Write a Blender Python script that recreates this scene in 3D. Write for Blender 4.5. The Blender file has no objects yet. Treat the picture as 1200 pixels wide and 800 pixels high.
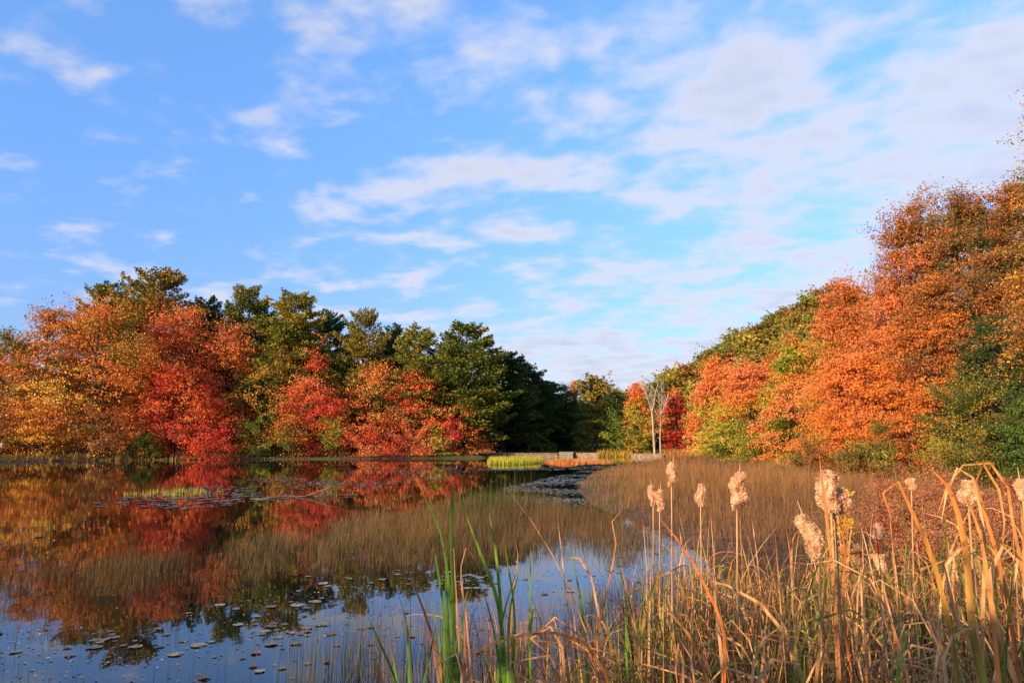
import bpy, math, random
import numpy as np
R_ = math.radians
rng = np.random.default_rng(7)
random.seed(7)
scene = bpy.context.scene
COL = scene.collection

# ------------------------------------------------------------------ camera
CAMH = 2.0; FPX = 800.0; HOR = 522.0
TH = math.atan((HOR-400)/FPX)
cam_d = bpy.data.cameras.new('camera'); cam = bpy.data.objects.new('camera', cam_d); COL.objects.link(cam)
cam.location = (0,0,CAMH); cam.rotation_euler = (R_(90)+TH,0,0)
cam_d.sensor_width = 36; cam_d.lens = 24; cam_d.clip_start = 0.05; cam_d.clip_end = 6000
scene.camera = cam
def ray(px,py):
    a = px-600; b = 400-py
    return np.array([a, FPX*math.cos(TH)-b*math.sin(TH), FPX*math.sin(TH)+b*math.cos(TH)])
def at(px,py,Y):
    r = ray(px,py); return np.array([0,0,CAMH])+r*(Y/r[1])
def gnd(px,py,z=0.0):
    r = ray(px,py); return np.array([0,0,CAMH])+r*((z-CAMH)/r[2])

# ------------------------------------------------------------------ helpers
def tag(o,label=None,cat=None,group=None,kind=None):
    if label: o['label']=label
    if cat: o['category']=cat
    if group: o['group']=group
    if kind: o['kind']=kind
    return o
def empty(name,loc,rz=0.0):
    o = bpy.data.objects.new(name,None); COL.objects.link(o)
    o.location = [float(v) for v in loc]; o.rotation_euler=(0,0,rz); o.empty_display_size=0.2
    return o
def mesh_np(name, V, quads=None, tris=None, polys=None, col=None, mat=None, parent=None, smooth=False, loc=None):
    me = bpy.data.meshes.new(name)
    V = np.asarray(V,dtype=np.float32)
    idx=[]; starts=[]; n=0
    if quads is not None and len(quads):
        q=np.asarray(quads,dtype=np.int32); idx.append(q.ravel()); starts.append(np.arange(len(q),dtype=np.int32)*4+n); n+=q.size
    if tris is not None and len(tris):
        q=np.asarray(tris,dtype=np.int32); idx.append(q.ravel()); starts.append(np.arange(len(q),dtype=np.int32)*3+n); n+=q.size
    if polys is not None:
        for p in polys:
            idx.append(np.asarray(p,dtype=np.int32)); starts.append(np.array([n],dtype=np.int32)); n+=len(p)
    idx=np.concatenate(idx); starts=np.concatenate(starts)
    me.vertices.add(len(V)); me.vertices.foreach_set('co',V.ravel())
    me.loops.add(len(idx)); me.loops.foreach_set('vertex_index',idx)
    me.polygons.add(len(starts)); me.polygons.foreach_set('loop_start',starts)
    me.update(calc_edges=True)
    if col is not None:
        c=np.ones((len(V),4),dtype=np.float32); c[:,:3]=col
        a=me.attributes.new('Col','FLOAT_COLOR','POINT'); a.data.foreach_set('color',c.ravel())
    if smooth: me.polygons.foreach_set('use_smooth',np.ones(len(starts),dtype=bool))
    me.validate()
    if mat: me.materials.append(mat)
    o = bpy.data.objects.new(name,me); COL.objects.link(o)
    if parent: o.parent=parent
    if loc is not None: o.location=[float(v) for v in loc]
    return o
class Noise:
    def __init__(s,seed,freq=1.0,n=7):
        r=np.random.default_rng(seed); s.k=r.normal(size=(n,3))*freq; s.p=r.uniform(0,6.28,n); s.n=n
    def __call__(s,P):
        return np.sin(P@s.k.T+s.p).sum(1)/math.sqrt(s.n/2.0)   # ~N(0,1)
def nrm(v): return v/np.maximum(np.linalg.norm(v,axis=-1,keepdims=True),1e-9)

# ------------------------------------------------------------------ materials
def new_mat(name):
    m=bpy.data.materials.new(name); m.use_nodes=True; nt=m.node_tree; nt.nodes.clear(); return m,nt
def N(nt,t,**k):
    n=nt.nodes.new(t)
    for a,b in k.items():
        if a.startswith('i_'):
            key=a[2:]
            key=int(key) if key.isdigit() else key.replace('_',' ')
            n.inputs[key].default_value=b
        else: setattr(n,a,b)
    return n
def L(nt,a,ao,b,bi): nt.links.new(a.outputs[ao],b.inputs[bi])
def foliage_mat(name,rough=0.55,trans=0.3,tint=(1,1,1),nscale=0.0,spec=0.25):
    m,nt=new_mat(name)
    at_=N(nt,'ShaderNodeAttribute',attribute_name='Col'); oi=N(nt,'ShaderNodeObjectInfo')
    mx=N(nt,'ShaderNodeMix',data_type='RGBA',blend_type='MULTIPLY'); mx.inputs[0].default_value=1
    L(nt,at_,'Color',mx,6); L(nt,oi,'Color',mx,7)
    src=(mx,2)
    if nscale>0:
        tc=N(nt,'ShaderNodeTexCoord'); mp=N(nt,'ShaderNodeMapping'); mp.inputs['Scale'].default_value=(nscale,nscale,nscale*0.12)
        ns=N(nt,'ShaderNodeTexNoise'); ns.inputs['Scale'].default_value=1; ns.inputs['Detail'].default_value=4
        L(nt,tc,'Object',mp,0); L(nt,mp,0,ns,0)
        rp=N(nt,'ShaderNodeMapRange'); rp.inputs[1].default_value=0.3; rp.inputs[2].default_value=0.7; rp.inputs[3].default_value=0.42; rp.inputs[4].default_value=1.35
        L(nt,ns,0,rp,0)
        m2=N(nt,'ShaderNodeMix',data_type='RGBA',blend_type='MULTIPLY'); m2.inputs[0].default_value=1
        L(nt,mx,2,m2,6); L(nt,rp,0,m2,7)
        sn=N(nt,'ShaderNodeTexNoise'); sn.inputs['Scale'].default_value=nscale*0.55; sn.inputs['Detail'].default_value=5; sn.inputs['Roughness'].default_value=0.7; L(nt,tc,'Object',sn,0)
        sr_=N(nt,'ShaderNodeMapRange'); sr_.inputs[1].default_value=0.56; sr_.inputs[2].default_value=0.66; sr_.inputs[3].default_value=1.0; sr_.inputs[4].default_value=0.42; L(nt,sn,0,sr_,0)
        m3=N(nt,'ShaderNodeMix',data_type='RGBA',blend_type='MULTIPLY'); m3.inputs[0].default_value=1; L(nt,m2,2,m3,6); L(nt,sr_,0,m3,7); src=(m3,2)
    p=N(nt,'ShaderNodeBsdfPrincipled'); p.inputs['Roughness'].default_value=rough; p.inputs['Specular IOR Level'].default_value=spec
    t=N(nt,'ShaderNodeBsdfTranslucent'); ms=N(nt,'ShaderNodeMixShader'); ms.inputs[0].default_value=trans
    L(nt,src[0],src[1],p,0); L(nt,src[0],src[1],t,0); L(nt,p,0,ms,1); L(nt,t,0,ms,2)
    o=N(nt,'ShaderNodeOutputMaterial'); L(nt,ms,0,o,0); return m
def noisy_mat(name,c1,c2,scale=3.0,rough=0.85,bump=0.3,detail=6,c3=None,s3=0.3,aniso=(1,1,1),spec=0.3):
    m,nt=new_mat(name)
    tc=N(nt,'ShaderNodeTexCoord'); mp=N(nt,'ShaderNodeMapping'); mp.inputs['Scale'].default_value=aniso
    L(nt,tc,'Object',mp,0)
    ns=N(nt,'ShaderNodeTexNoise'); ns.inputs['Scale'].default_value=scale; ns.inputs['Detail'].default_value=detail
    L(nt,mp,0,ns,0)
    cr=N(nt,'ShaderNodeValToRGB'); cr.color_ramp.elements[0].position=0.35; cr.color_ramp.elements[1].position=0.65
    cr.color_ramp.elements[0].color=(*c1,1); cr.color_ramp.elements[1].color=(*c2,1); L(nt,ns,0,cr,0)
    src=(cr,0)
    if c3:
        n3=N(nt,'ShaderNodeTexNoise'); n3.inputs['Scale'].default_value=s3; n3.inputs['Detail'].default_value=5; L(nt,mp,0,n3,0)
        r3=N(nt,'ShaderNodeMapRange'); r3.inputs[1].default_value=0.48; r3.inputs[2].default_value=0.6; L(nt,n3,0,r3,0)
        mx=N(nt,'ShaderNodeMix',data_type='RGBA'); L(nt,r3,0,mx,0); L(nt,cr,0,mx,6); mx.inputs[7].default_value=(*c3,1); src=(mx,2)
    p=N(nt,'ShaderNodeBsdfPrincipled'); p.inputs['Roughness'].default_value=rough; p.inputs['Specular IOR Level'].default_value=spec
    L(nt,src[0],src[1],p,0)
    if bump>0:
        b=N(nt,'ShaderNodeBump'); b.inputs['Strength'].default_value=bump; b.inputs['Distance'].default_value=0.05
        L(nt,ns,0,b,'Height'); L(nt,b,0,p,'Normal')
    o=N(nt,'ShaderNodeOutputMaterial'); L(nt,p,0,o,0); return m
M_leaf=foliage_mat('autumn_leaves',0.6,0.2)
M_needle=foliage_mat('pine_needles',0.6,0.12)
M_grass=foliage_mat('marsh_grass',0.6,0.25)
M_blade=foliage_mat('cattail_blade',0.5,0.28,nscale=60.0,spec=0.3)
M_fluff=foliage_mat('cattail_fluff',0.95,0.3,spec=0.05)
M_pad=foliage_mat('lily_pad',0.4,0.05,nscale=8,spec=0.5)
M_bark=noisy_mat('bark',(0.035,0.026,0.02),(0.10,0.078,0.06),6,0.9,0.6,aniso=(1,1,0.25))
M_bark_light=noisy_mat('bleached_bark',(0.20,0.165,0.13),(0.42,0.35,0.28),5,0.85,0.5,aniso=(1,1,0.2))
M_stem=noisy_mat('dry_stem',(0.30,0.17,0.07),(0.48,0.29,0.13),30,0.7,0.2,aniso=(1,1,0.1))
M_ground=noisy_mat('leaf_litter_soil',(0.03,0.02,0.012),(0.14,0.07,0.03),2.2,0.95,0.8,8,c3=(0.07,0.075,0.02),s3=0.12)
M_concrete=noisy_mat('weathered_concrete',(0.13,0.125,0.11),(0.25,0.24,0.21),1.6,0.85,0.3)

def stone_mat(name,ca,cb,cm):
    m,nt=new_mat(name)
    tc=N(nt,'ShaderNodeTexCoord'); mp=N(nt,'ShaderNodeMapping'); mp.inputs['Scale'].default_value=(1,1,1.7); L(nt,tc,'Object',mp,0)
    v=N(nt,'ShaderNodeTexVoronoi'); v.inputs['Scale'].default_value=1.6; L(nt,mp,0,v,0)
    v2=N(nt,'ShaderNodeTexVoronoi',feature='DISTANCE_TO_EDGE'); v2.inputs['Scale'].default_value=1.6; L(nt,mp,0,v2,0)
    sp=N(nt,'ShaderNodeSeparateColor'); L(nt,v,'Color',sp,0)
    mx=N(nt,'ShaderNodeMix',data_type='RGBA'); L(nt,sp,0,mx,0); mx.inputs[6].default_value=(*ca,1); mx.inputs[7].default_value=(*cb,1)
    r=N(nt,'ShaderNodeMapRange'); r.inputs[1].default_value=0.02; r.inputs[2].default_value=0.07; L(nt,v2,0,r,0)
    m2=N(nt,'ShaderNodeMix',data_type='RGBA'); L(nt,r,0,m2,0); m2.inputs[6].default_value=(*cm,1); L(nt,mx,2,m2,7)
    p=N(nt,'ShaderNodeBsdfPrincipled'); p.inputs['Roughness'].default_value=0.9; L(nt,m2,2,p,0)
    b=N(nt,'ShaderNodeBump'); b.inputs['Strength'].default_value=0.7; b.inputs['Distance'].default_value=0.08; L(nt,r,0,b,'Height'); L(nt,b,0,p,'Normal')
    o=N(nt,'ShaderNodeOutputMaterial'); L(nt,p,0,o,0); return m
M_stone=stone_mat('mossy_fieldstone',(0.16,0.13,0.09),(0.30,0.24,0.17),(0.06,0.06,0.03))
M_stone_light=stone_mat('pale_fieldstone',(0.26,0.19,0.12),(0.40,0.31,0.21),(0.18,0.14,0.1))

# water
def water_mat():
    m,nt=new_mat('still_pond_water')
    tc=N(nt,'ShaderNodeTexCoord')
    mp=N(nt,'ShaderNodeMapping'); mp.inputs['Scale'].default_value=(1.0,0.6,1); L(nt,tc,'Object',mp,0)
    n1=N(nt,'ShaderNodeTexNoise'); n1.inputs['Scale'].default_value=1.3; n1.inputs['Detail'].default_value=3; L(nt,mp,0,n1,0)
    n2=N(nt,'ShaderNodeTexNoise'); n2.inputs['Scale'].default_value=9; n2.inputs['Detail'].default_value=2; L(nt,mp,0,n2,0)
    b1=N(nt,'ShaderNodeBump'); b1.inputs['Strength'].default_value=0.05; b1.inputs['Distance'].default_value=0.05; L(nt,n1,0,b1,'Height')
    b2=N(nt,'ShaderNodeBump'); b2.inputs['Strength'].default_value=0.02; b2.inputs['Distance'].default_value=0.01; L(nt,n2,0,b2,'Height'); L(nt,b1,0,b2,'Normal')
    p=N(nt,'ShaderNodeBsdfPrincipled'); p.inputs['Base Color'].default_value=(0.006,0.008,0.006,1); p.inputs['Roughness'].default_value=0.02
    p.inputs['IOR'].default_value=1.45; L(nt,b2,0,p,'Normal')
    o=N(nt,'ShaderNodeOutputMaterial'); L(nt,p,0,o,0); return m
M_water=water_mat()

# ------------------------------------------------------------------ terrain + pond
shore_px=[(-260,551),(-120,545),(0,541),(100,539.5),(200,538.5),(300,538),(400,537.5),(500,537),(570,536.5),(578,535),(655,534.6),(700,534.6),(770,534.8),(800,536.2),(812,538),
          (770,541),(720,546),(690,556),(676,575),(690,592),(735,608),(800,640),(860,690),(900,760)]
POLY=[tuple(gnd(x,y)[:2]) for x,y in shore_px]+[(1.6,4.2),(1.2,3.0),(0.2,2.6),(-1.2,2.9),(-4,3.6),(-12,4.5),(-45,4),(-110,15)]
PA=np.array(POLY)
def sdist(P):
    a=PA; b=np.roll(PA,-1,0)
    d=np.full(len(P),1e9); inside=np.zeros(len(P),bool)
    for i in range(len(a)):
        ab=b[i]-a[i]; ap=P-a[i]; t=np.clip((ap@ab)/(ab@ab),0,1)
        d=np.minimum(d,np.linalg.norm(ap-t[:,None]*ab,axis=1))
        cond=((a[i,1]>P[:,1])!=(b[i,1]>P[:,1]))
        xi=(b[i,0]-a[i,0])*(P[:,1]-a[i,1])/((b[i,1]-a[i,1])+1e-12)+a[i,0]
        inside^=cond&(P[:,0]<xi)
    return np.where(inside,-d,d)
def sm(x,a,b):
    t=np.clip((x-a)/(b-a),0,1); return t*t*(3-2*t)
nT=Noise(3,0.35); nT2=Noise(4,0.06)
def height(P):
    P=np.atleast_2d(np.asarray(P,float)); d=sdist(P); x=P[:,0]; y=P[:,1]
    P3=np.c_[P,np.zeros(len(P))]
    land=(0.10+0.3*sm(y,60,80))*(1-np.exp(-np.maximum(d,0)/0.8))+0.03*np.maximum(d,0).clip(0,12)*sm(y,60,90)
    land+=0.19*np.clip(d-5,0,13)*sm(-x,30,60)*sm(y,40,70)
    land+=1.2*sm(x-0.55*y,3,14)*sm(y,6,18)*(1-0.0*y)
    land+=33*sm(x,26,108)*sm(y,100,190)+16*sm(x,26,60)*sm(y,5,70)*sm(x-0.62*y,0,30)
    land+=0.04*nT(P3)*sm(d,0,3)+0.5*nT2(P3)*sm(d,8,40)
    land+=0.25*sm(-y,-3.2,-1.5)*sm(d,0,1.5)
    bed=-0.9*(1-np.exp(np.minimum(d,0)/1.5))
    return np.where(d>0,land,bed)
def h1(x,y): return float(height([(x,y)])[0])
def axis(lo,hi,step,far,k):
    a=list(np.arange(lo,hi+1e-6,step)); s=step; v=hi
    while v<far: s*=k; v+=s; a.append(v)
    s=step; v=lo
    while v>-far: s*=k; v-=s; a.insert(0,v)
    return np.array(a)
xs=axis(-90,110,1.0,3000,1.3); ys=axis(-6,210,1.0,3000,1.3)
fine=np.arange(-6,14,0.33); xs=np.unique(np.round(np.concatenate([xs,fine]),3)); ys=np.unique(np.round(np.concatenate([ys,np.arange(-2,16,0.33)]),3))
GX,GY=np.meshgrid(xs,ys); P2=np.c_[GX.ravel(),GY.ravel()]
Z=height(P2); V=np.c_[P2,Z]
ny,nx=GX.shape
i=(np.arange(ny-1)[:,None]*nx+np.arange(nx-1)[None,:]).ravel()
g=mesh_np('ground',V,quads=np.c_[i,i+1,i+nx+1,i+nx],mat=M_ground,smooth=True); tag(g,kind='structure')
wv=[(-200,1.5,0),(70,1.5,0),(70,150,0),(-200,150,0)]
w=mesh_np('pond_water',wv,quads=[(0,1,2,3)],mat=M_water); tag(w,kind='structure')

# ------------------------------------------------------------------ tube / tree building
def tube_arrays(paths,sides=6):
    Vs=[];Q=[];base=0
    ang=np.linspace(0,2*np.pi,sides,endpoint=False)
    for pts,rad in paths:
        pts=np.asarray(pts,float); n=len(pts)
        t=nrm(np.gradient(pts,axis=0)); ref=np.array([1.0,0.13,0.07]) if abs(t[0][2])>0.7 else np.array([0,0,1.0])
        u=nrm(np.cross(t,ref)); v=np.cross(t,u)
        ring=pts[:,None,:]+(np.cos(ang)[None,:,None]*u[:,None,:]+np.sin(ang)[None,:,None]*v[:,None,:])*np.asarray(rad)[:,None,None]
        Vs.append(ring.reshape(-1,3))
        for k in range(n-1):
            for s in range(sides):
                s2=(s+1)%sides; Q.append((base+k*sides+s,base+k*sides+s2,base+(k+1)*sides+s2,base+(k+1)*sides+s))
        base+=n*sides
    return np.concatenate(Vs),Q
def leaf_quads(C,Nn,size,rs,aspect=0.62):
    """diamond-shaped leaves: centres C, normals Nn, half length size"""
    n=len(C); a=nrm(np.cross(Nn,nrm(rs.normal(size=(n,3))))); b=np.cross(Nn,a)
    s=size[:,None]
    droop=-0.25*s*np.array([0,0,1.0])
    V=np.stack([C-a*s,C-b*s*aspect+a*s*0.1,C+a*s+droop,C+b*s*aspect+a*s*0.1],1).reshape(-1,3)
    return V
def pal_pick(pal,v):
    """palette list ordered low->high; v in 0..1 -> interpolated colour"""
    pal=np.array(pal,float); x=np.clip(v,0,0.999)*(len(pal)-1); i=x.astype(int); f=(x-i)[:,None]
    f=sm(f,0.25,0.75)
    return pal[i]*(1-f)+pal[np.minimum(i+1,len(pal)-1)]*f
ORANGE=(0.64,0.19,0.028); RED=(0.58,0.08,0.028); CRIM=(0.54,0.04,0.035); YEL=(0.64,0.38,0.05); GRN=(0.09,0.15,0.02); OLV=(0.17,0.145,0.02)
TAN=(0.52,0.26,0.075); RUST=(0.38,0.13,0.032); YGR=(0.33,0.34,0.035); DGR=(0.035,0.065,0.016); PINK=(0.63,0.195,0.065); BRN=(0.22,0.105,0.03); GOLD=(0.53,0.25,0.03)

def crown_arrays(H,R,pal,n,leaf,rs,low=0.04,bias=0.0,freq=None,shape='maple',asym=(0,0),spray=None,clump_jit=0.12,density_in=0.5):
    K=(520 if n>25000 else 330) if spray is None else spray
    Nb=int(np.clip(K/8,10,54)); tb=(np.arange(Nb)+rs.uniform(0,1,Nb))/Nb; tb=tb**0.92; ab=(np.arange(Nb)*2.39996+rs.normal(size=Nb)*0.5)%6.2832
    bi=rs.integers(0,Nb,K); t=np.clip(tb[bi]+rs.normal(size=K)*0.026,0,1); t=low+(1-low)*t
    az=ab[bi]+rs.normal(size=K)*(0.30+0.5*(tb[bi]>0.9)); radb=rs.uniform(0.82,1.08,Nb)
    if shape=='maple': prof=(1-t**3.0)**0.55*(0.74+0.26*sm(t,0,0.35))
    elif shape=='round': prof=np.sqrt(np.clip(1-(2*t-1.0)**2*0.97,0,1))*(0.95)
    elif shape=='bush': prof=(1-t**2.2)**0.5*(0.85+0.15*sm(t,0,0.3))
    elif shape=='tall': prof=(1-t**3)**0.5*(0.6+0.4*sm(t,0.0,0.5))
    nn=Noise(int(rs.integers(1e6)),1.0); n2=Noise(int(rs.integers(1e6)),1.0)
    lob=np.c_[np.cos(az)*1.3,np.sin(az)*1.3,t*3.2]
    prof=prof*(1+0.17*nn(lob)+0.06*n2(lob*2.5))
    topj=1+0.05*n2(lob*0.9)
    rad=density_in+(1-density_in)*rs.uniform(0,1,K)**0.6
    r=R*prof*rad*radb[bi]; t=np.clip(t-0.05*(rad-0.75)*(t<0.85),low*0.5,1)
    sr=0.150*R*np.exp(rs.normal(size=K)*0.35)*(1.2 if shape!='bush' else 1.9)
    sr=np.minimum(sr,H*0.12 if shape!='bush' else H*0.4)
    if K<120: sr*=1.25
    r=np.maximum(r-sr*0.55,0.02*R)
    C=np.c_[np.cos(az)*r+asym[0]*t*R,np.sin(az)*r+asym[1]*t*R,(t*H-0.5*sr)*topj]
    # each spray is a flattish plate of leaves reaching outward, feathery at its rim
    per=rs.multinomial(n,(sr**1.8)/(sr**1.8).sum()); idx=np.repeat(np.arange(K),per); m=len(idx)
    az2=az+rs.normal(size=K)*0.7; out=np.c_[np.cos(az2),np.sin(az2)]; tan=np.c_[-out[:,1],out[:,0]]
    tilt=rs.normal(size=K)*0.30-0.12+0.75*sm(t,0.75,1.0)+(0.7 if shape=='bush' else 0)
    d=rs.normal(size=(m,3)); d*=np.minimum(1,1.75/np.linalg.norm(d,axis=1,keepdims=True)); d*=np.array([0.95,0.66,0.17]); rr=sr[idx]
    # twigs: leaves gather on a few fingers of each spray
    fing=rs.integers(0,5,m); fa=(fing-2)*0.42; along=np.abs(d[:,0])
    ux=np.where(rs.uniform(size=m)<0.6,along*np.cos(fa),d[:,0]); uy=np.where(ux==along*np.cos(fa),along*np.sin(fa)+d[:,1]*0.22,d[:,1])
    uz=d[:,2]+tilt[idx]*ux-0.10*ux*ux
    P=C[idx].copy(); P[:,:2]+=out[idx]*(ux*rr)[:,None]+tan[idx]*(uy*rr)[:,None]; P[:,2]+=uz*rr
    P[:,2]=np.where(P[:,2]<0.15,0.15+rs.uniform(0,0.1*H,m),P[:,2])
    Nn=nrm(rs.normal(size=(m,3))*1.0+np.c_[out[idx]*0.25,np.full(m,0.55)])
    size=leaf*rs.uniform(0.45,1.2,m)
    keepn=Noise(int(rs.integers(1e6)),2.2/np.mean(sr)); kp=keepn(P*np.array([1,1,1.6]))+rs.normal(size=m)*0.45>-0.45; P=P[kp]; Nn=Nn[kp]; size=size[kp]; idx=idx[kp]; m=len(P)
    V=leaf_quads(P,Nn,size,rs)
    fz=freq if freq else 2.2/R
    cn=Noise(int(rs.integers(1e6)),fz)
    v=0.5+0.24*cn(C)+bias*(C[:,2]/H-0.5)+rs.normal(size=K)*clump_jit*0.6+rs.normal(size=Nb)[bi]*clump_jit*0.9
    vl=v[idx]+rs.normal(size=m)*0.08
    c=pal_pick(pal,vl)*rs.uniform(0.65,1.3,(m,1))
    return V,c,C,sr,out
def add_leaves(name,V,c,mat,parent):
    n=len(V)//4; q=np.arange(n*4).reshape(n,4)
    return mesh_np(name,V,quads=q,col=np.repeat(c,4,0),mat=mat,parent=parent)
def trunk_paths(H,R,C,rs,nl=26,tr=None,lean=(0,0)):
    tr=tr or 0.016*H+0.05
    k=9; z=np.linspace(-0.4,H*0.86,k); wob=np.cumsum(rs.normal(size=(k,2))*0.012*H,axis=0); wob[0:2]=0
    tp=np.c_[wob[:,0]+lean[0]*z/H,wob[:,1]+lean[1]*z/H,z]
    paths=[(tp,np.linspace(tr,tr*0.22,k)*np.r_[1.35,1.1,np.ones(k-2)])]
    sel=rs.choice(len(C),min(nl,len(C)),replace=False)
    for s in sel:
        e=C[s]; zs=max(0.08*H,min(e[2]-0.35*np.hypot(e[0],e[1])-0.02*H,H*0.8))
        b=np.array([np.interp(zs,z,tp[:,0]),np.interp(zs,z,tp[:,1]),zs])
        m1=b+(e-b)*0.5+np.array([0,0,0.06*H])*rs.uniform(0,1)+rs.normal(size=3)*0.02*H
        r0=tr*rs.uniform(0.22,0.42)*(1-0.5*zs/H)
        paths.append((np.array([b,b+(m1-b)*0.5+rs.normal(size=3)*0.01*H,m1,(m1+e)/2+rs.normal(size=3)*0.01*H,e]),np.array([1,0.8,0.55,0.35,0.12])*r0))
    return paths
def shift_D(px):
    ys=np.interp(px,[p[0] for p in shore_px[:9]],[p[1] for p in shore_px[:9]]); return max(0,gnd(px,ys)[1]+2.5-np.interp(px,[0,250,560],[83,83,97]))
def broadleaf(name,label,px,top,D,hw,pal,n=14000,leaf=0.30,seed=1,cat='tree',group=None,low=0.04,shape='maple',bias=0.0,z0=None,nl=26,bark=None,freq=None,spray=None,asym=(0,0),cj=0.12,din=0.5):
    rs=np.random.default_rng(seed)
    if px<575 and D>80 and D<110:
        D=D+shift_D(px)-(2.0 if shape=='bush' else 0)
    leaf=leaf*0.60; n=int(n*2.6)
    p=at(px,top,D); x=p[0]; zb=h1(x,D) if z0 is None else z0
    H=max(p[2]-zb,0.5); R=hw/FPX*D*1.10
    root=empty(name,(x,D,zb-0.05)); tag(root,label,cat,group)
    V,c,C,sr,out=crown_arrays(H,R,pal,n,leaf,rs,low,bias,freq,shape,asym,spray,cj,din)
    add_leaves('crown' if shape!='bush' else 'foliage',V,c,M_leaf,root)
    tv,tq=tube_arrays(trunk_paths(H,R,C,rs,nl,tr=(0.02*H+0.01) if shape=='bush' else None))
    mesh_np('trunk' if shape!='bush' else 'stems',tv,quads=tq,mat=bark or M_bark,parent=root,smooth=True)
    return root
LM='maples and oaks along the left shore'
broadleaf('oak_tree','olive brown oak half cut off at the far left edge of the shore',8,392,92,55,[OLV,BRN,GOLD,OLV,RUST],13000,0.28,11,group=LM)
broadleaf('maple_tree','olive golden tree left of the largest orange maple, second from the left',62,366,97,62,[OLV,OLV,GOLD,BRN,ORANGE,TAN],15000,0.28,12,group=LM,bias=0.3)
broadleaf('maple_tree','largest bright orange maple on the left shore, in front of the leftmost pines',122,357,88,78,[OLV,GOLD,ORANGE,ORANGE,PINK,ORANGE,YEL],22000,0.27,13,group=LM,bias=0.2)
broadleaf('maple_tree','tall coral red maple right of the largest orange maple, under the yellowish pines',205,362,91,68,[CRIM,RED,ORANGE,PINK,RED,ORANGE],20000,0.27,14,group=LM,bias=0.5)
broadleaf('maple_tree','low crimson maple leaning over the water below the coral red maple',215,432,85,60,[CRIM,RED,ORANGE,RED,CRIM,RUST],15000,0.26,15,group=LM)
broadleaf('maple_tree','rusty orange maple between the coral red maple and the olive maple',272,382,94,50,[RED,RED,ORANGE,ORANGE,PINK],13000,0.27,16,group=LM,bias=0.4)
broadleaf('maple_tree','golden and olive green maple below the pale paired pines of the left shore',325,402,95,50,[GRN,OLV,GOLD,OLV,ORANGE],14000,0.27,17,group=LM,bias=0.5)
broadleaf('maple_tree','orange pink maple top poking up below the fourth and fifth pines',368,394,98,42,[RED,ORANGE,PINK,ORANGE],9000,0.27,18,group=LM,bias=0.3)
broadleaf('maple_tree','scarlet maple low at the water right of the yellow green bushes',362,440,90,54,[GRN,ORANGE,RED,CRIM,RED,PINK],13000,0.25,19,group=LM,bias=0.3)
broadleaf('maple_tree','thin tan orange maple with bare twigs on top, left of the magenta red maple',440,424,99,48,[RED,ORANGE,TAN,YEL,PINK],11000,0.26,20,group=LM,bias=0.35,nl=70)
broadleaf('maple_tree','bright magenta red maple in front of the pines near the tip of the shore',482,430,101,40,[RED,CRIM,RED,PINK,CRIM],11000,0.26,21,group=LM)
broadleaf('maple_tree','orange maple with bare upper twigs at the right tip of the left shore',532,452,104,48,[PINK,ORANGE,TAN,ORANGE,GOLD],9500,0.25,22,group=LM,bias=0.2,nl=60)
broadleaf('maple_tree','small coral maple drooping to the water at the very tip of the left shore',556,488,103,24,[RED,PINK,ORANGE,PINK],5000,0.24,23,group=LM)
LB='bushes at the foot of the left shore trees'
def bush(label,px,top,D,hw,pal,n=3500,leaf=0.2,seed=1,group=LB,**k):
    return broadleaf('bush',label,px,top,D,hw,pal,n,leaf,seed,cat='bush',group=group,low=0.05,shape='bush',nl=14,spray=45,**k)
bush('glowing yellow orange bush at the left shore near the frame edge',52,470,86,30,[GOLD,YEL,ORANGE,YEL],4500,0.22,31)
bush('dark brown orange bush in the left corner of the far shore',5,478,88,30,[BRN,RUST,OLV],3500,0.22,32)
bush('dusty olive bush below the largest orange maple',118,486,85,26,[OLV,TAN,BRN],3500,0.21,33)
bush('pinkish orange bush between the dusty olive bush and the crimson maple',152,495,84,20,[PINK,RUST,ORANGE],2800,0.2,34)
bush('dark green bush at the waterline under the crimson maple',172,508,83,18,[DGR,GRN,OLV],2500,0.2,35)
bush('vivid crimson bush hanging over the water below the low crimson maple',248,490,82,30,[CRIM,RED,CRIM],4200,0.21,36)
bush('leafy green bush below the golden and olive maple',302,480,88,24,[GRN,YGR,GRN,OLV],3500,0.21,37)
bush('dark green bush at the waterline left of the bright yellow green bush',340,500,88,24,[DGR,GRN,DGR],3000,0.2,38)
bush('bright yellow green bush at the waterline in front of the scarlet maple',389,494,91,17,[YGR,YGR,(0.4,0.4,0.04)],2400,0.18,39)
bush('red bush at the waterline below the thin tan orange maple',436,492,92,28,[CRIM,RED,PINK],3500,0.2,40)
bush('wide scarlet bush at the waterline below the magenta red maple',483,502,95,26,[RED,PINK,CRIM],3300,0.2,41)
bush('green and yellow bush at the waterline under the orange maple with bare twigs',515,505,97,20,[GRN,YGR,YEL],2500,0.2,42)
bush('small bright crimson bush right of the green and yellow bush near the shore tip',528,484,98,12,[CRIM,(0.6,0.03,0.05)],1800,0.18,43)

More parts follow.
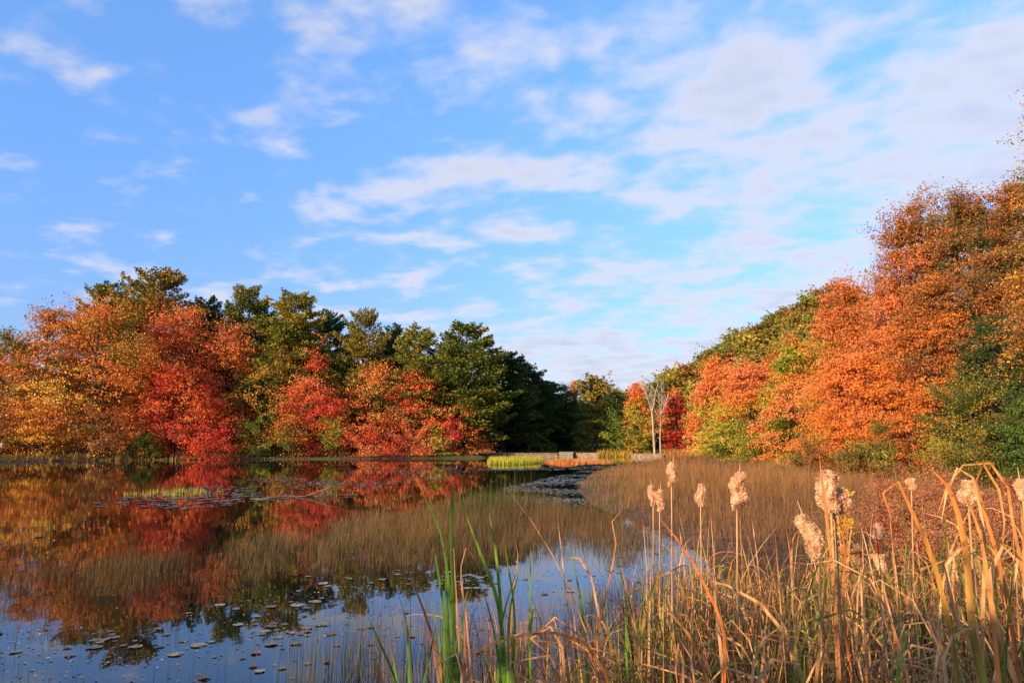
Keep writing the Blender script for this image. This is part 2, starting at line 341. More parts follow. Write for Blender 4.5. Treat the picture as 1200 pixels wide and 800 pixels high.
# ---- pines
def pine_arrays(H,R,rs,pal,n_t=26000,irregular=0.25,bare=0.10,leaf=0.38):
    z=bare*H; Cs=[];Ds=[];idx=[];k=0; paths=[]
    tr=0.013*H+0.08
    kz=np.linspace(-0.4,H*0.97,10); paths.append((np.c_[np.zeros(10)+np.cumsum(rs.normal(size=10)*0.03),np.zeros(10),kz],np.linspace(tr,0.04,10)))
    br=[]
    while z<H*0.985:
        t=z/H; L_=R*min(1,(1-t)**0.62*1.3+0.10)*(0.7+0.3*sm(np.array(t),0.05,0.3))
        for b in range(rs.integers(6,10)):
            br.append((z+rs.normal()*0.25,rs.uniform(0,6.283),L_*rs.uniform(1-irregular*1.8,1+irregular),rs.uniform(0.0,0.30)+0.5*t**3))
        z+=rs.uniform(0.6,1.05)*H/24
    tot=sum(b[2]*(b[2]*0.35+0.8) for b in br); P=[];N_=[];B=[]
    for bi,(z,az,Lb,sl) in enumerate(br):
        m=max(6,int(n_t*Lb*(Lb*0.35+0.8)/tot)); s=rs.uniform(0.18,1,m)**0.75
        o=np.array([math.cos(az),math.sin(az),0]); q=np.array([-math.sin(az),math.cos(az),0])
        wdt=(0.12+0.30*np.sin(np.pi*np.clip(s,0,1)**0.8))*Lb*0.75
        side=rs.normal(size=m)*wdt*0.6
        zz=z+sl*s*Lb+0.10*Lb*s**2*1.3+rs.normal(size=m)*0.09*min(Lb,2.2)-0.15*np.abs(side)
        P.append(o*(s*Lb)[:,None]+q*side[:,None]+np.c_[np.zeros((m,2)),zz])
        N_.append(nrm(o*0.8+q*np.sign(side)[:,None]*0.5+np.array([0,0,0.75])+rs.normal(size=(m,3))*0.45)); B.append(np.full(m,bi))
        if Lb>0.8: paths.append((np.array([[0,0,z],(o*Lb*0.5+np.array([0,0,z+sl*Lb*0.5])),(o*Lb*0.92+np.array([0,0,z+sl*Lb*0.95+0.1*Lb]))]),np.array([0.03,0.02,0.008])*(0.7+Lb*0.3)))
    P=np.concatenate(P);D=np.concatenate(N_);B=np.concatenate(B); m=len(P)
    # needle tufts: narrow blades pointing along D
    ln=leaf*rs.uniform(0.6,1.2,m)[:,None]; w=nrm(np.cross(D,rs.normal(size=(m,3))))*ln*0.3
    V=np.stack([P,P+D*ln*0.5-w,P+D*ln,P+D*ln*0.5+w],1).reshape(-1,3)
    cn=Noise(int(rs.integers(1e6)),1.5/R)
    bc=rs.normal(size=len(br))*0.14
    v=0.45+0.2*cn(P)+bc[B]+rs.normal(size=m)*0.08
    c=pal_pick(pal,v)*rs.uniform(0.7,1.25,(m,1))
    return V,c,paths
PG=(0.060,0.10,0.02); PG2=(0.13,0.16,0.028); PY=(0.24,0.19,0.03); PB=(0.028,0.052,0.022)
def pine_proto(seed,H,R,pal,n,irr):
    rs=np.random.default_rng(seed); V,c,paths=pine_arrays(H,R,rs,pal,n,irr)
    root=empty('pine_tree',(0,0,0))
    add_leaves('crown',V,c,M_needle,root); tv,tq=tube_arrays(paths,5); mesh_np('trunk',tv,quads=tq,mat=M_bark,parent=root,smooth=True)
    return root
def copy_tree(o,parent=None):
    c=o.copy(); COL.objects.link(c)
    if parent: c.parent=parent
    for ch in list(o.children): copy_tree(ch,c)
    return c
protos=[pine_proto(51,24,5.6,[PG,PG2,PG,PG2,PY],48000,0.16),pine_proto(52,24,5.2,[PG,PG2,PG2,PY,PG2],48000,0.26),
        pine_proto(53,24,4.8,[PG,PG,PG2,PG2],44000,0.22),pine_proto(54,24,6.5,[PG2,PY,PY,PG2,PY],52000,0.30)]
used=set()
def pine(label,px,top,D,hw,k,tint=(1,1,1),group='pines behind the left shore maples',rz=None):
    pr=protos[k]
    o=pr if k not in used else copy_tree(pr)
    used.add(k)
    D=D+9
    p=at(px,top,D); zb=h1(p[0],D)-0.1; H=p[2]-zb; R0=[5.6,5.2,4.8,6.5][k]
    o.location=(float(p[0]),D,zb); s=float(H/24); sx=float(1.32*hw/FPX*D/R0)
    o.scale=(sx,sx,s); o.rotation_euler=(0,0,random.uniform(0,6.28) if rz is None else rz)
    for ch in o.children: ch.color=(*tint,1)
    tag(o,label,'pine tree',group); return o
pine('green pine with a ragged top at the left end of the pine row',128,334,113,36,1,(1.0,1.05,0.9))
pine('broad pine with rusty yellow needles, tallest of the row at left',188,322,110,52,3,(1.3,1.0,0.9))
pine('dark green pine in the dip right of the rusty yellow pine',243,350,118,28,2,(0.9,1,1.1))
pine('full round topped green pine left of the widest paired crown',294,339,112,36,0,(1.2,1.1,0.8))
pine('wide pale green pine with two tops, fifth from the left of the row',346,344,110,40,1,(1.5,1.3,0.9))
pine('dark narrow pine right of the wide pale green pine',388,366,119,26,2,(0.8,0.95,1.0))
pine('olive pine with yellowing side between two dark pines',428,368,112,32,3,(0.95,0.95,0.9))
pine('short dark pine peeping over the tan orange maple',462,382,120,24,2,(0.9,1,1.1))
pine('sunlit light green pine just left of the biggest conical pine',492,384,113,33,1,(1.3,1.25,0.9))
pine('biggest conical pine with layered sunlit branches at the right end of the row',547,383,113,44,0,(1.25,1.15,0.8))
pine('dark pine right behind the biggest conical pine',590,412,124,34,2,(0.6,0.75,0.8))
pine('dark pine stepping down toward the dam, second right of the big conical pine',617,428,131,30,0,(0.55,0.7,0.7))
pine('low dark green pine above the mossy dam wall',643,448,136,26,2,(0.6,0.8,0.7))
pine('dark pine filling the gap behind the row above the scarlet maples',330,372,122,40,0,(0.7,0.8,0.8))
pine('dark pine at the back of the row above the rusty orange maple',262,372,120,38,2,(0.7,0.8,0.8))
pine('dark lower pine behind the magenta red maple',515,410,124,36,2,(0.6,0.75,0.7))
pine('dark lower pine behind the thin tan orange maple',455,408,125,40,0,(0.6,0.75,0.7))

for k,(px,D) in enumerate([(-30,122),(15,128),(55,131),(95,126),(135,134),(172,128),(212,136),(250,130),(290,138),(328,133),(366,140),(405,136),(442,143),(480,138),(516,146),(552,140),(585,150),(612,150),(640,156),(664,165)]):
    broadleaf('understory_tree','low dark evergreen tree filling the shaded wood behind the left shore maples',px,455 if px<600 else 482,D,32,[DGR,DGR,GRN],6000,0.42,600+k,group='understory behind the left shore maples',low=0.0,shape='bush',nl=6,spray=90)
# ---- trees at the head of the pond, behind the dam
CB='trees behind the dam'
BD='dense dark green tree in the shade behind the dam, '
def ct(label,px,top,D,hw,pal,n=9000,leaf=0.32,seed=1,group=CB,**k):
    return broadleaf('maple_tree',label,px,top,D,hw,pal,n,leaf,seed,group=group,**k)
ct(BD+'above the grey spillway',664,455,150,26,[DGR,GRN,DGR],8000,seed=61)
ct('shaded green tree at the right of the spillway, behind the pale wall',690,474,140,24,[DGR,GRN,OLV],8000,seed=62)
ct(BD+'lowest and nearest the mossy wall',626,476,139,30,[DGR,GRN,DGR],8000,seed=63)
ct('distant coral tree top at the lowest dip of the skyline',672,450,175,14,[PINK,RUST,PINK],4500,0.34,64)
ct('distant pinkish orange crown right of the skyline dip',703,447,172,24,[OLV,PINK,TAN,RUST],7500,0.34,65)
ct('olive tree crown above the yellow green saplings',722,455,150,22,[OLV,YGR,OLV],7500,0.3,66)
ct('peach orange maple immediately left of the bare white tree',745,452,139,20,[YGR,YGR,ORANGE,PINK,PINK],9500,0.27,67,shape='tall',bias=0.8)
ct('deep red maple immediately right of the bare white tree',791,452,134,18,[CRIM,CRIM,RED,RUST,PINK],9500,0.26,68,shape='tall',bias=0.6)
bush('yellow green sapling thicket at the foot of the olive tree behind the dam',722,486,134,16,[YGR,GRN,YGR],3500,0.24,69,group='saplings behind the dam')
bush('yellow green sapling thicket at the foot of the peach orange maple',752,490,132,16,[YGR,YEL,GRN],3500,0.24,70,group='saplings behind the dam')
bush('narrow green sapling between the deep red maple and the big yellow orange maple',810,470,128,10,[GRN,YGR],2600,0.24,71,group='saplings behind the dam')
# ---- hillside
rs=np.random.default_rng(99)
def hill_proto(seed,pal):
    rs_=np.random.default_rng(seed); root=empty('hillside_tree',(0,0,0))
    V,c,C,sr,out=crown_arrays(15,5.5,pal,9000,0.38,rs_,0.15,0.1,shape='round',density_in=0.35)
    add_leaves('crown',V,c,M_leaf,root); tv,tq=tube_arrays(trunk_paths(15,5.5,C,rs_,8),5); mesh_np('trunk',tv,quads=tq,mat=M_bark,parent=root,smooth=True)
    return root
hp=[hill_proto(201,[(0.22,0.22,0.03),(0.18,0.19,0.03),(0.28,0.24,0.04)]),hill_proto(202,[(0.13,0.17,0.025),OLV,(0.12,0.17,0.025)]),hill_proto(203,[(0.2,0.19,0.03),OLV,BRN])]
hus=set(); spots=[]
for yy in range(128,250,9):
    for xx in range(14,190,9):
        x=xx+rs.uniform(-3,3); y=yy+rs.uniform(-3,3)
        u=600+x/y*800
        if u<690 or u>1010: continue
        if x-0.30*y<-5 and y<150: continue
        if u<740 and y<165: continue
        if u<830 and y<145: continue
        spots.append((x,y))
HL=['olive green tree in the rounded canopy of the hillside wood behind the dam','dark green tree among the olive ones on the hillside wood','brownish olive tree in the hillside wood on the right slope']
for j,(x,y) in enumerate(spots):
    k=j%3; o=hp[k] if k not in hus else copy_tree(hp[k]); hus.add(k)
    z=h1(x,y)-0.3; s=rs.uniform(0.8,1.15); o.location=(x,y,z); o.scale=(s*rs.uniform(0.95,1.2),)*2+(s,); o.rotation_euler=(0,0,rs.uniform(0,6.28))
    t=rs.uniform(0.8,1.25); 
    for ch in o.children: ch.color=(t*rs.uniform(0.9,1.2),t,t*0.9,1)
    tag(o,HL[k],'tree','trees covering the hillside')
print('hill trees',len(spots))

# ---- right bank
RB='trees on the right bank'
def rt(label,px,top,D,hw,pal,n=30000,leaf=0.16,seed=1,name='maple_tree',**k):
    return broadleaf(name,label,px,top,D,hw,pal,n,leaf,seed,group=RB,**k)
rt('yellow and peach maple nearest the bare white tree on the right bank',838,424,92,36,[YGR,YEL,PINK,PINK,ORANGE],18000,0.22,81,bias=0.6)
rt('broad maple green below and pink orange above, over the sunlit meadow',876,428,78,44,[GRN,GRN,YGR,YGR,ORANGE,PINK],24000,0.19,82,bias=0.8)
rt('golden orange maple with a scarlet patch, behind the broad green and pink maple',912,420,86,42,[GRN,OLV,ORANGE,RED,ORANGE],18000,0.2,83,bias=0.5)
rt('yellow orange maple leaning over the meadow right of the green and pink maple',934,400,66,46,[GRN,YGR,ORANGE,PINK,TAN],26000,0.17,84,bias=0.3)
rt('blue green tree standing tall on the skyline above the orange maples',925,386,112,30,[(0.12,0.17,0.06),OLV,(0.10,0.15,0.05)],12000,0.26,85)
rt('coral orange maple whose top meets the skyline left of the rusty oak',985,334,58,56,[OLV,GOLD,PINK,RUST,ORANGE],34000,0.15,86,bias=0.2)
rt('low bright orange maple reaching out over the meadow, brightest on the right bank',1000,414,48,60,[OLV,ORANGE,ORANGE,PINK,ORANGE],34000,0.13,87)
rt('tall rusty pink oak with thin twigs at its top',1062,256,50,84,[DGR,OLV,RUST,BRN,RUST,PINK],60000,0.14,88,name='oak_tree')  # dark greens and browns here and below paint shaded hollows into the crowns
rt('tallest rusty brown oak near the right frame edge',1135,222,46,84,[DGR,OLV,BRN,RUST,RUST],60000,0.13,89,name='oak_tree')
rt('orange maple in front of the tall rusty oaks with a dark hollow below',1085,344,42,58,[DGR,BRN,RUST,ORANGE,RUST],36000,0.12,90)
rt('dark bronze oak at the right frame edge behind the round green bush',1196,224,40,74,[DGR,BRN,RUST,BRN,RUST],60000,0.12,91,name='oak_tree')
rt('shaded bronze green maple beside the big round green bush',1160,380,33,50,[DGR,DGR,(0.08,0.08,0.015),(0.12,0.07,0.02)],26000,0.1,92)  # palette darkened so the leaf colour carries the pocket's shade
rt('ochre leaved oak at the right edge, only its hanging twigs in the frame',1262,70,24,96,[BRN,OLV,GOLD,BRN,(0.3,0.15,0.03)],40000,0.085,93,name='oak_tree',low=0.25,din=0.3,nl=60)
rt('broad rusty brown oak standing behind the two tall rusty oaks',1120,250,62,110,[OLV,BRN,RUST,BRN],34000,0.19,95,name='oak_tree')
rt('dark green tree closing the gap behind the rusty oaks',1040,330,66,80,[DGR,GRN,OLV,RUST],20000,0.2,94)
GB='bushes on the right bank'
bush('big round dark green bush flecked with yellow at the meadow edge',1128,462,31,52,[DGR,DGR,OLV,DGR,(0.34,0.27,0.03)],24000,0.07,101,group=GB)
bush('dark green bush at the right frame edge next to the big round bush',1200,470,27,40,[DGR,GRN,DGR],14000,0.075,102,group=GB)
bush('small green bush under the low bright orange maple',1030,498,40,24,[GRN,OLV,YGR],8000,0.085,103,group=GB)
bush('olive tussocky bush on the meadow behind the tallest cattail',948,520,44,22,[OLV,OLV,BRN],7000,0.085,104,group=GB)
bush('brown olive bush between the meadow and the rust coloured shrubs',1000,524,36,26,[BRN,OLV,BRN],7000,0.08,105,group=GB)
bush('low yellow green bush at the foot of the broad green and pink maple',880,506,72,34,[YGR,GRN,YEL],6500,0.13,106,group=GB)
bush('low golden bush at the left end of the right bank beside the red maple',828,514,86,18,[YEL,YGR,GOLD],4000,0.15,107,group=GB)
# rusty shrubs in the marsh
RS='rust coloured shrubs in the marsh'
RR=(0.30,0.11,0.05); RR2=(0.38,0.17,0.08); RR3=(0.18,0.07,0.035)
k=0
for (px,top,D,hw,lab) in [(1030,560,15,24,'rust red shrub just right of the tallest cattail, beside the small orange bush'),(1068,556,14,26,'rust red shrub behind the small pale seed head'),
      (1105,560,13,26,'rust red shrub behind the arched green and orange leaf'),(1142,556,12.5,28,'rust red shrub behind the round pale seed head'),
      (1182,558,12,28,'rust red shrub at the right frame edge, behind the drooping blades'),(1060,578,10.5,32,'nearest rust red shrub, left of the two'),(1130,580,9.5,36,'nearest rust red shrub, at right'),(1180,590,9,34,'lowest rust red shrub in the right corner of the marsh')]:
    k+=1; bush(lab,px,top,D,hw,[RR3,RR,RR2,RR],9000,0.026,110+k,group=RS,z0=0.1)
bush('small bright orange leaved bush right behind the tallest cattail',985,566,11,13,[ORANGE,YEL,ORANGE],2200,0.03,130,group=RS,z0=0.1)

for (x,y,H,R,sd,lab) in [(-4.3,0.6,2.3,1.0,511,'leafy bush added out of view for shade, farthest left of the viewer'),(-3.0,-0.5,2.35,1.0,512,'leafy bush added out of view for shade, close on the left of the viewer'),(-1.9,-1.5,2.3,0.9,513,'leafy bush added out of view for shade, behind the left shoulder of the viewer'),(-0.5,-2.3,2.3,0.9,514,'leafy bush added out of view for shade, right behind the viewer')]:  # unseen bushes, added only to shade the cattail bases
    r0=np.random.default_rng(sd); zz=h1(x,y)-0.05; root=empty('bush',(x,y,zz)); tag(root,lab,'bush','unseen bushes added for shade')
    V,c,C,sr,out=crown_arrays(H,R,[OLV,BRN,GRN],7000,0.06,r0,shape='bush',spray=70); add_leaves('foliage',V,c,M_leaf,root)
    tv,tq=tube_arrays(trunk_paths(H,R,C,r0,10,tr=0.03)); mesh_np('stems',tv,quads=tq,mat=M_bark,parent=root,smooth=True)

# ---- bare white tree
def bare_tree():
    root=empty('dead_tree',tuple(at(768,520,128)[:2])+(h1(at(768,520,128)[0],128)-0.1,)); root.scale=(0.85,0.85,1.16); tag(root,'tall bleached bare tree with forked trunks behind the dam','dead tree')
    rs=np.random.default_rng(5)
    def limb(p,d,L_,r0,r1,up=0.03,n=7,wob=0.07):
        pts=[p]; 
        for k in range(n): d=nrm(d+rs.normal(size=3)*wob+np.array([0,0,up])); p=p+d*L_/n; pts.append(p)
        return np.array(pts),np.linspace(r0,r1,n+1),d
    for nm,x0,lean,r,hs,spec in [('trunk',-0.2,-0.03,0.27,8.4,[(-0.6,4.8),(-0.2,5.6),(0.25,5.2),(-0.42,3.4),(0.1,5.0)]),('trunk',1.1,0.01,0.20,7.8,[(0.12,5.2),(0.42,4.0),(-0.1,5.6),(0.25,3.4)])]:
        paths=[]; P,Rr,d=limb(np.array([x0,0,0.0]),np.array([lean,0,1.0]),hs,r,r*0.72,0.02,7,0.035); paths.append((P,Rr))
        for j,(sx,L_) in enumerate(spec):
            st=P[-1-(j%3)]; Q,Rq,dq=limb(st,nrm(np.array([sx,rs.normal()*0.35,1.0])),L_,r*0.5,0.05,0.05); paths.append((Q,Rq))
            for m in range(6):
                k=rs.integers(1,7); sd=nrm(np.array([sx*0.4+rs.normal()*0.7,rs.normal()*0.6,rs.uniform(0.5,1.1)])); T,Rt,_=limb(Q[k],sd,rs.uniform(0.9,2.2),Rq[k]*0.6,0.015,0.06,5); paths.append((T,Rt))
                for w in range(5): U,Ru,_=limb(T[rs.integers(1,5)],nrm(sd+rs.normal(size=3)*0.7),rs.uniform(0.5,1.3),0.03,0.008,0.05,3); paths.append((U,Ru))
        for m in range(5):
            k=rs.integers(3,7); T,Rt,_=limb(P[k],nrm(np.array([rs.normal(),rs.normal(),0.6])),rs.uniform(0.8,2.2),0.07,0.015,0.05,5); paths.append((T,Rt))
        tv,tq=tube_arrays(paths,6); mesh_np(nm,tv,quads=tq,mat=M_bark_light,parent=root,smooth=True)
bare_tree()

# ------------------------------------------------------------------ dam, walls, car
def bevel_box(name,cx,cy,cz,sx,sy,sz,mat,parent=None,bev=0.05,jit=0.0,seg=1):
    import bmesh
    bm=bmesh.new(); bmesh.ops.create_cube(bm,size=1)
    bmesh.ops.scale(bm,vec=(sx,sy,sz),verts=bm.verts)
    if seg>1:
        ed=[e for e in bm.edges if abs((e.verts[0].co-e.verts[1].co).x)>sx*0.9]
        bmesh.ops.subdivide_edges(bm,edges=ed,cuts=seg,use_grid_fill=True)
    bmesh.ops.bevel(bm,geom=[e for e in bm.edges if len(e.link_faces)==2 and e.calc_face_angle(0)>0.5],offset=bev,segments=2,affect='EDGES')
    if jit:
        for v in bm.verts: v.co+= __import__('mathutils').Vector((random.uniform(-jit,jit),random.uniform(-jit,jit),random.uniform(-jit,jit)))
    me=bpy.data.meshes.new(name); bm.to_mesh(me); bm.free(); me.materials.append(mat)
    o=bpy.data.objects.new(name,me); COL.objects.link(o); o.location=(float(cx),float(cy),float(cz))
    if parent: o.parent=parent
    return o
def wall_px(name,label,x0,x1,y,D,top,mat,th=0.8,seg=14,cat='wall',jit=0.05):
    a=at(x0,y,D); b=at(x1,y,D)
    root=empty(name,((a[0]+b[0])/2,D,-0.6)); tag(root,label,cat,'walls of the dam')
    bevel_box('stone_face',0,0,(top+0.6-0.18)/2,b[0]-a[0],th,top+0.6-0.18,mat,root,0.06,jit,seg)
    bevel_box('coping',0,0,top+0.6-0.09+0.003,b[0]-a[0]+0.1,th+0.16,0.18,mat,root,0.04,jit*0.6,seg)
    return root
wall_px('stone_wall','low mossy grey brown stone dam wall left of the concrete spillway',562,654,530,121.5,0.75,M_stone,seg=30)
sp=empty('spillway',tuple(at(663.5,530,120.6)[:2])+(-0.95,)); tag(sp,'grey concrete spillway block between the mossy wall and the pale wall','spillway','walls of the dam')
bevel_box('concrete_block',0,0,0.95,2.4,1.2,1.9,M_concrete,sp,0.05); 
for k in range(3): bevel_box('weir_step',0,-0.72-0.12*k,0.55-0.0*k+0.25*(2-k)-0.1,2.2,0.22,0.9+0.2*(2-k),M_concrete,sp,0.03)
bevel_box('gate_post',1.45,-0.1,1.0,0.22,0.22,2.0,M_bark,sp,0.02)
wall_px('stone_wall','pale sunlit stone dam wall just right of the concrete spillway',672,700,530,121,0.8,M_stone_light,seg=10)
wall_px('stone_wall','pale sunlit stone wall at the foot of the bare white tree',741,776,530,121,0.65,M_stone_light,seg=12)

def car():
    import bmesh
    paint,nt=new_mat('car_paint_white'); p=N(nt,'ShaderNodeBsdfPrincipled'); p.inputs[0].default_value=(0.7,0.72,0.75,1); p.inputs['Roughness'].default_value=0.25; o=N(nt,'ShaderNodeOutputMaterial'); L(nt,p,0,o,0)
    glass,nt=new_mat('car_glass'); p=N(nt,'ShaderNodeBsdfPrincipled'); p.inputs[0].default_value=(0.05,0.09,0.16,1); p.inputs['Roughness'].default_value=0.05; o=N(nt,'ShaderNodeOutputMaterial'); L(nt,p,0,o,0)
    tyre,nt=new_mat('rubber'); p=N(nt,'ShaderNodeBsdfPrincipled'); p.inputs[0].default_value=(0.02,0.02,0.02,1); p.inputs['Roughness'].default_value=0.8; o=N(nt,'ShaderNodeOutputMaterial'); L(nt,p,0,o,0)
    q=at(-9,512,93); root=empty('parked_car',(q[0],93,h1(q[0],93)+0.02)); tag(root,'white car parked behind the trees at the left frame edge of the far shore','car')
    prof=[(-2.2,0.3),(-2.25,0.75),(-2.1,0.95),(-1.5,1.02),(-0.95,1.42),(0.6,1.45),(1.25,1.0),(2.1,0.9),(2.25,0.65),(2.2,0.3)]
    def ext(name,prof,w,mat,z=0,bev=0.06):
        bm=bmesh.new(); a=[bm.verts.new((x,-w,z_)) for x,z_ in prof]; f=bm.faces.new(a)
        r=bmesh.ops.extrude_face_region(bm,geom=[f]); 
        for v in [g for g in r['geom'] if isinstance(g,bmesh.types.BMVert)]: v.co.y=w
        bmesh.ops.recalc_face_normals(bm,faces=bm.faces)
        if bev: bmesh.ops.bevel(bm,geom=list(bm.edges),offset=bev,segments=2,affect='EDGES')
        me=bpy.data.meshes.new(name); bm.to_mesh(me); bm.free(); me.materials.append(mat); o=bpy.data.objects.new(name,me); COL.objects.link(o); o.parent=root; return o
    ext('body',prof,0.85,paint)
    ext('window',[(-1.3,1.03),(-0.85,1.36),(0.5,1.38),(1.05,1.03)],0.862,glass,bev=0.004)
    for x in (-1.4,1.4):
        for y in (-0.8,0.8):
            bm=bmesh.new(); bmesh.ops.create_cone(bm,cap_ends=True,segments=20,radius1=0.33,radius2=0.33,depth=0.22)
            for v in bm.verts: v.co=v.co.xzy.copy()
            me=bpy.data.meshes.new('wheel'); bm.to_mesh(me); bm.free(); me.materials.append(tyre); o=bpy.data.objects.new('wheel',me); COL.objects.link(o); o.parent=root; o.location=(x,y,0.33)
car()

# ------------------------------------------------------------------ grasses
def blades(name,B,hgt,width,az,lean,bend,cb,ct,mat,segs=3,p=2.0,twist=None,kink=None,kinkpos=None,curl=None,parent=None,loc=None,taper=0.9,cmid=None,smooth=True):
    n=len(B); S=segs+1; s=np.linspace(0,1,S)
    pos=np.array(B,float).copy(); Vs=np.zeros((n,S,2,3)); 
    b=np.c_[-np.sin(az),np.cos(az),np.zeros(n)]
    twist=np.zeros(n) if twist is None else twist
    tw0=rng.uniform(-0.6,0.6,n)
    for k in range(S):
        a=lean+bend*s[k]**p
        if kink is not None:
            a=a+kink/(1+np.exp(-(s[k]-kinkpos)/0.035))
        if curl is not None:
            a=a+curl*np.maximum(0,s[k]-(kinkpos if kinkpos is not None else 0.7))
        t=np.c_[np.sin(a)*np.cos(az),np.sin(a)*np.sin(az),np.cos(a)]
        nn=np.cross(t,b); tw=tw0+twist*s[k]
        w=b*np.cos(tw)[:,None]+nn*np.sin(tw)[:,None]
        ws=width*(1-s[k]**(1/(1.0001-taper) if taper<1 else 1)*1.0)
        ws=width*np.clip((1-s[k])**0.55,0.02,1)*(0.55+0.45*min(1,s[k]*4+0.3)) if taper==0.9 else width*(1-s[k]*0.97)
        Vs[:,k,0]=pos-w*ws[:,None]/2; Vs[:,k,1]=pos+w*ws[:,None]/2
        if k<S-1: pos=pos+t*(hgt/segs)[:,None]
    V=Vs.reshape(-1,3)
    i0=(np.arange(n)[:,None]*S*2+np.arange(segs)[None,:]*2).ravel()
    Q=np.c_[i0,i0+1,i0+3,i0+2]
    f=s[None,:,None]
    if cmid is None: c=cb[:,None,:]*(1-f)+ct[:,None,:]*f
    else:
        f1=np.clip(f/0.55,0,1); f2=np.clip((f-0.55)/0.45,0,1); c=(cb[:,None,:]*(1-f1)+cmid[:,None,:]*f1)*(1-f2)+ct[:,None,:]*f2
    c=np.repeat(c[:,:,None,:],2,axis=2).reshape(-1,3)
    return mesh_np(name,V,quads=Q,col=c,mat=mat,parent=parent,smooth=smooth,loc=loc)
def in_poly_px(pts,n,rs,dens=None,z=0.0):
    """random points in a ground polygon given in picture landmarks, denser near the viewer"""
    W=np.array([gnd(x,y)[:2] for x,y in pts]); lo=W.min(0); hi=W.max(0); out=[]
    tot=0
    while tot<n:
        y=1/rs.uniform(1/hi[1],1/max(lo[1],1.2),n*3); x=rs.uniform(lo[0],hi[0],n*3)
        P=np.c_[x,y]; ins=np.zeros(len(P),bool)
        # weight so that area density ~1/y^1.2
        acc=rs.uniform(size=len(P))<(P[:,1]/hi[1])**0.8*1.0
        for k in range(len(W)):
            a=W[k]; b=W[(k+1)%len(W)]; c=((a[1]>P[:,1])!=(b[1]>P[:,1])); xi=(b[0]-a[0])*(P[:,1]-a[1])/((b[1]-a[1])+1e-12)+a[0]; ins^=c&(P[:,0]<xi)
        P=P[ins&acc]; out.append(P); tot+=len(P)
        if dens is not None: pass
    return np.concatenate(out)[:n]
def poly_d(P,W):
    d=np.full(len(P),1e9)
    for k in range(len(W)):
        a=W[k]; b=W[(k+1)%len(W)]; ab=b-a; t=np.clip(((P-a)@ab)/(ab@ab),0,1); d=np.minimum(d,np.linalg.norm(P-a-t[:,None]*ab,axis=1))
    return d
def field(name,label,pts,n,hmin,hmax,wpx,cbs,cts,seed,group=None,clump=0.4,cl_thr=-9,lean=0.25,segs=2,z=None,cfreq=0.35,cat='grass',wmin=0.004,bendm=0.5,edge=0.0,tuft=0):
    rs=np.random.default_rng(seed)
    if tuft:
        Cn=in_poly_px(pts,n//tuft,rs); P=np.repeat(Cn,tuft,0); of=rs.normal(size=(len(P),2))*np.repeat(rs.uniform(0.04,0.16,len(Cn)),tuft)[:,None]; P=P+of
        tr_=np.c_[np.repeat(np.exp(rs.normal(size=len(Cn))*0.42-0.08),tuft),np.repeat(rs.normal(size=len(Cn)),tuft)]
    else: P=in_poly_px(pts,n,rs); of=rs.normal(size=(len(P),2)); tr_=np.c_[np.ones(len(P)),np.zeros(len(P))]
    nz=Noise(seed,cfreq); nz2=Noise(seed+1,cfreq*5); P3=np.c_[P,np.zeros(len(P))]
    v=nz(P3)*0.7+nz2(P3)*0.5; keep=v+rs.normal(size=len(P))*0.35>cl_thr; P=P[keep]; v=v[keep]; of=of[keep]; tr_=tr_[keep]; n=len(P); P3=P3[keep]; keep=np.ones(n,bool)
    h=rs.uniform(hmin,hmax,n)*(1+clump*0.35*np.clip(v,-1.5,1.5)); h=np.maximum(h,hmin*0.4)
    h=h*tr_[:,0]
    if edge>0:
        pd=poly_d(P,np.array([gnd(x,y)[:2] for x,y in pts])); ef=np.clip(pd/edge+rs.normal(size=n)*0.12,0,1); h=h*(0.35+0.65*ef); kk=rs.uniform(size=n)<0.25+ef*1.2
        P=P[kk]; h=h[kk]; v=v[kk]; of=of[kk]; tr_=tr_[kk]; P3=np.c_[P,np.zeros(len(P))]; n=len(P); keep=np.ones(n,bool)
    zz=np.maximum(height(P),0)-0.02
    dist=np.hypot(P[:,0],P[:,1]); wd=np.maximum(wmin,wpx*dist/FPX)*rs.uniform(0.6,1.4,n)
    az=(np.arctan2(of[:,1],of[:,0])+rs.normal(size=n)*0.8) if tuft else rs.uniform(0,6.283,n)
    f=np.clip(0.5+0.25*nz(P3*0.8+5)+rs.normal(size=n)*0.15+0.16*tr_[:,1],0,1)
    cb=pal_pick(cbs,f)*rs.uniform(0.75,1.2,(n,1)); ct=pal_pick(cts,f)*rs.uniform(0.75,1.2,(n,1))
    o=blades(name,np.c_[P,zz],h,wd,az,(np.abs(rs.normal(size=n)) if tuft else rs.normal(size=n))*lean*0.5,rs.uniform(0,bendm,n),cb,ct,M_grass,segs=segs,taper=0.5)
    return tag(o,label,cat,group,'stuff')
BRW=(0.16,0.085,0.04); PKB=(0.30,0.15,0.065); OGR=(0.34,0.16,0.05); GG=(0.07,0.08,0.018); DG=(0.035,0.04,0.013); TN=(0.42,0.27,0.13)
# meadow at right
field('meadow_grass','dry pinkish brown sedge meadow between the pond and the right bank trees',
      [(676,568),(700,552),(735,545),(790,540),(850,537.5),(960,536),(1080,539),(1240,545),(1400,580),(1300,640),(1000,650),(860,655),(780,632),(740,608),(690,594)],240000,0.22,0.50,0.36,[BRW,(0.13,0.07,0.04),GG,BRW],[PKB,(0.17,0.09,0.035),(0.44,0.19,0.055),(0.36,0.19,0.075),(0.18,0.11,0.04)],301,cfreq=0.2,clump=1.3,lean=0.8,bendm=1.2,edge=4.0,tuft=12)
field('bank_grass','short olive and orange grass on the meadow rim below the right bank trees',
      [(800,536.5),(960,533.5),(1100,535),(1300,543),(1300,550),(1080,541),(960,538.5),(850,538.2)],14000,0.3,0.7,0.9,[GG,OLV],[OGR,OLV,OGR],302)
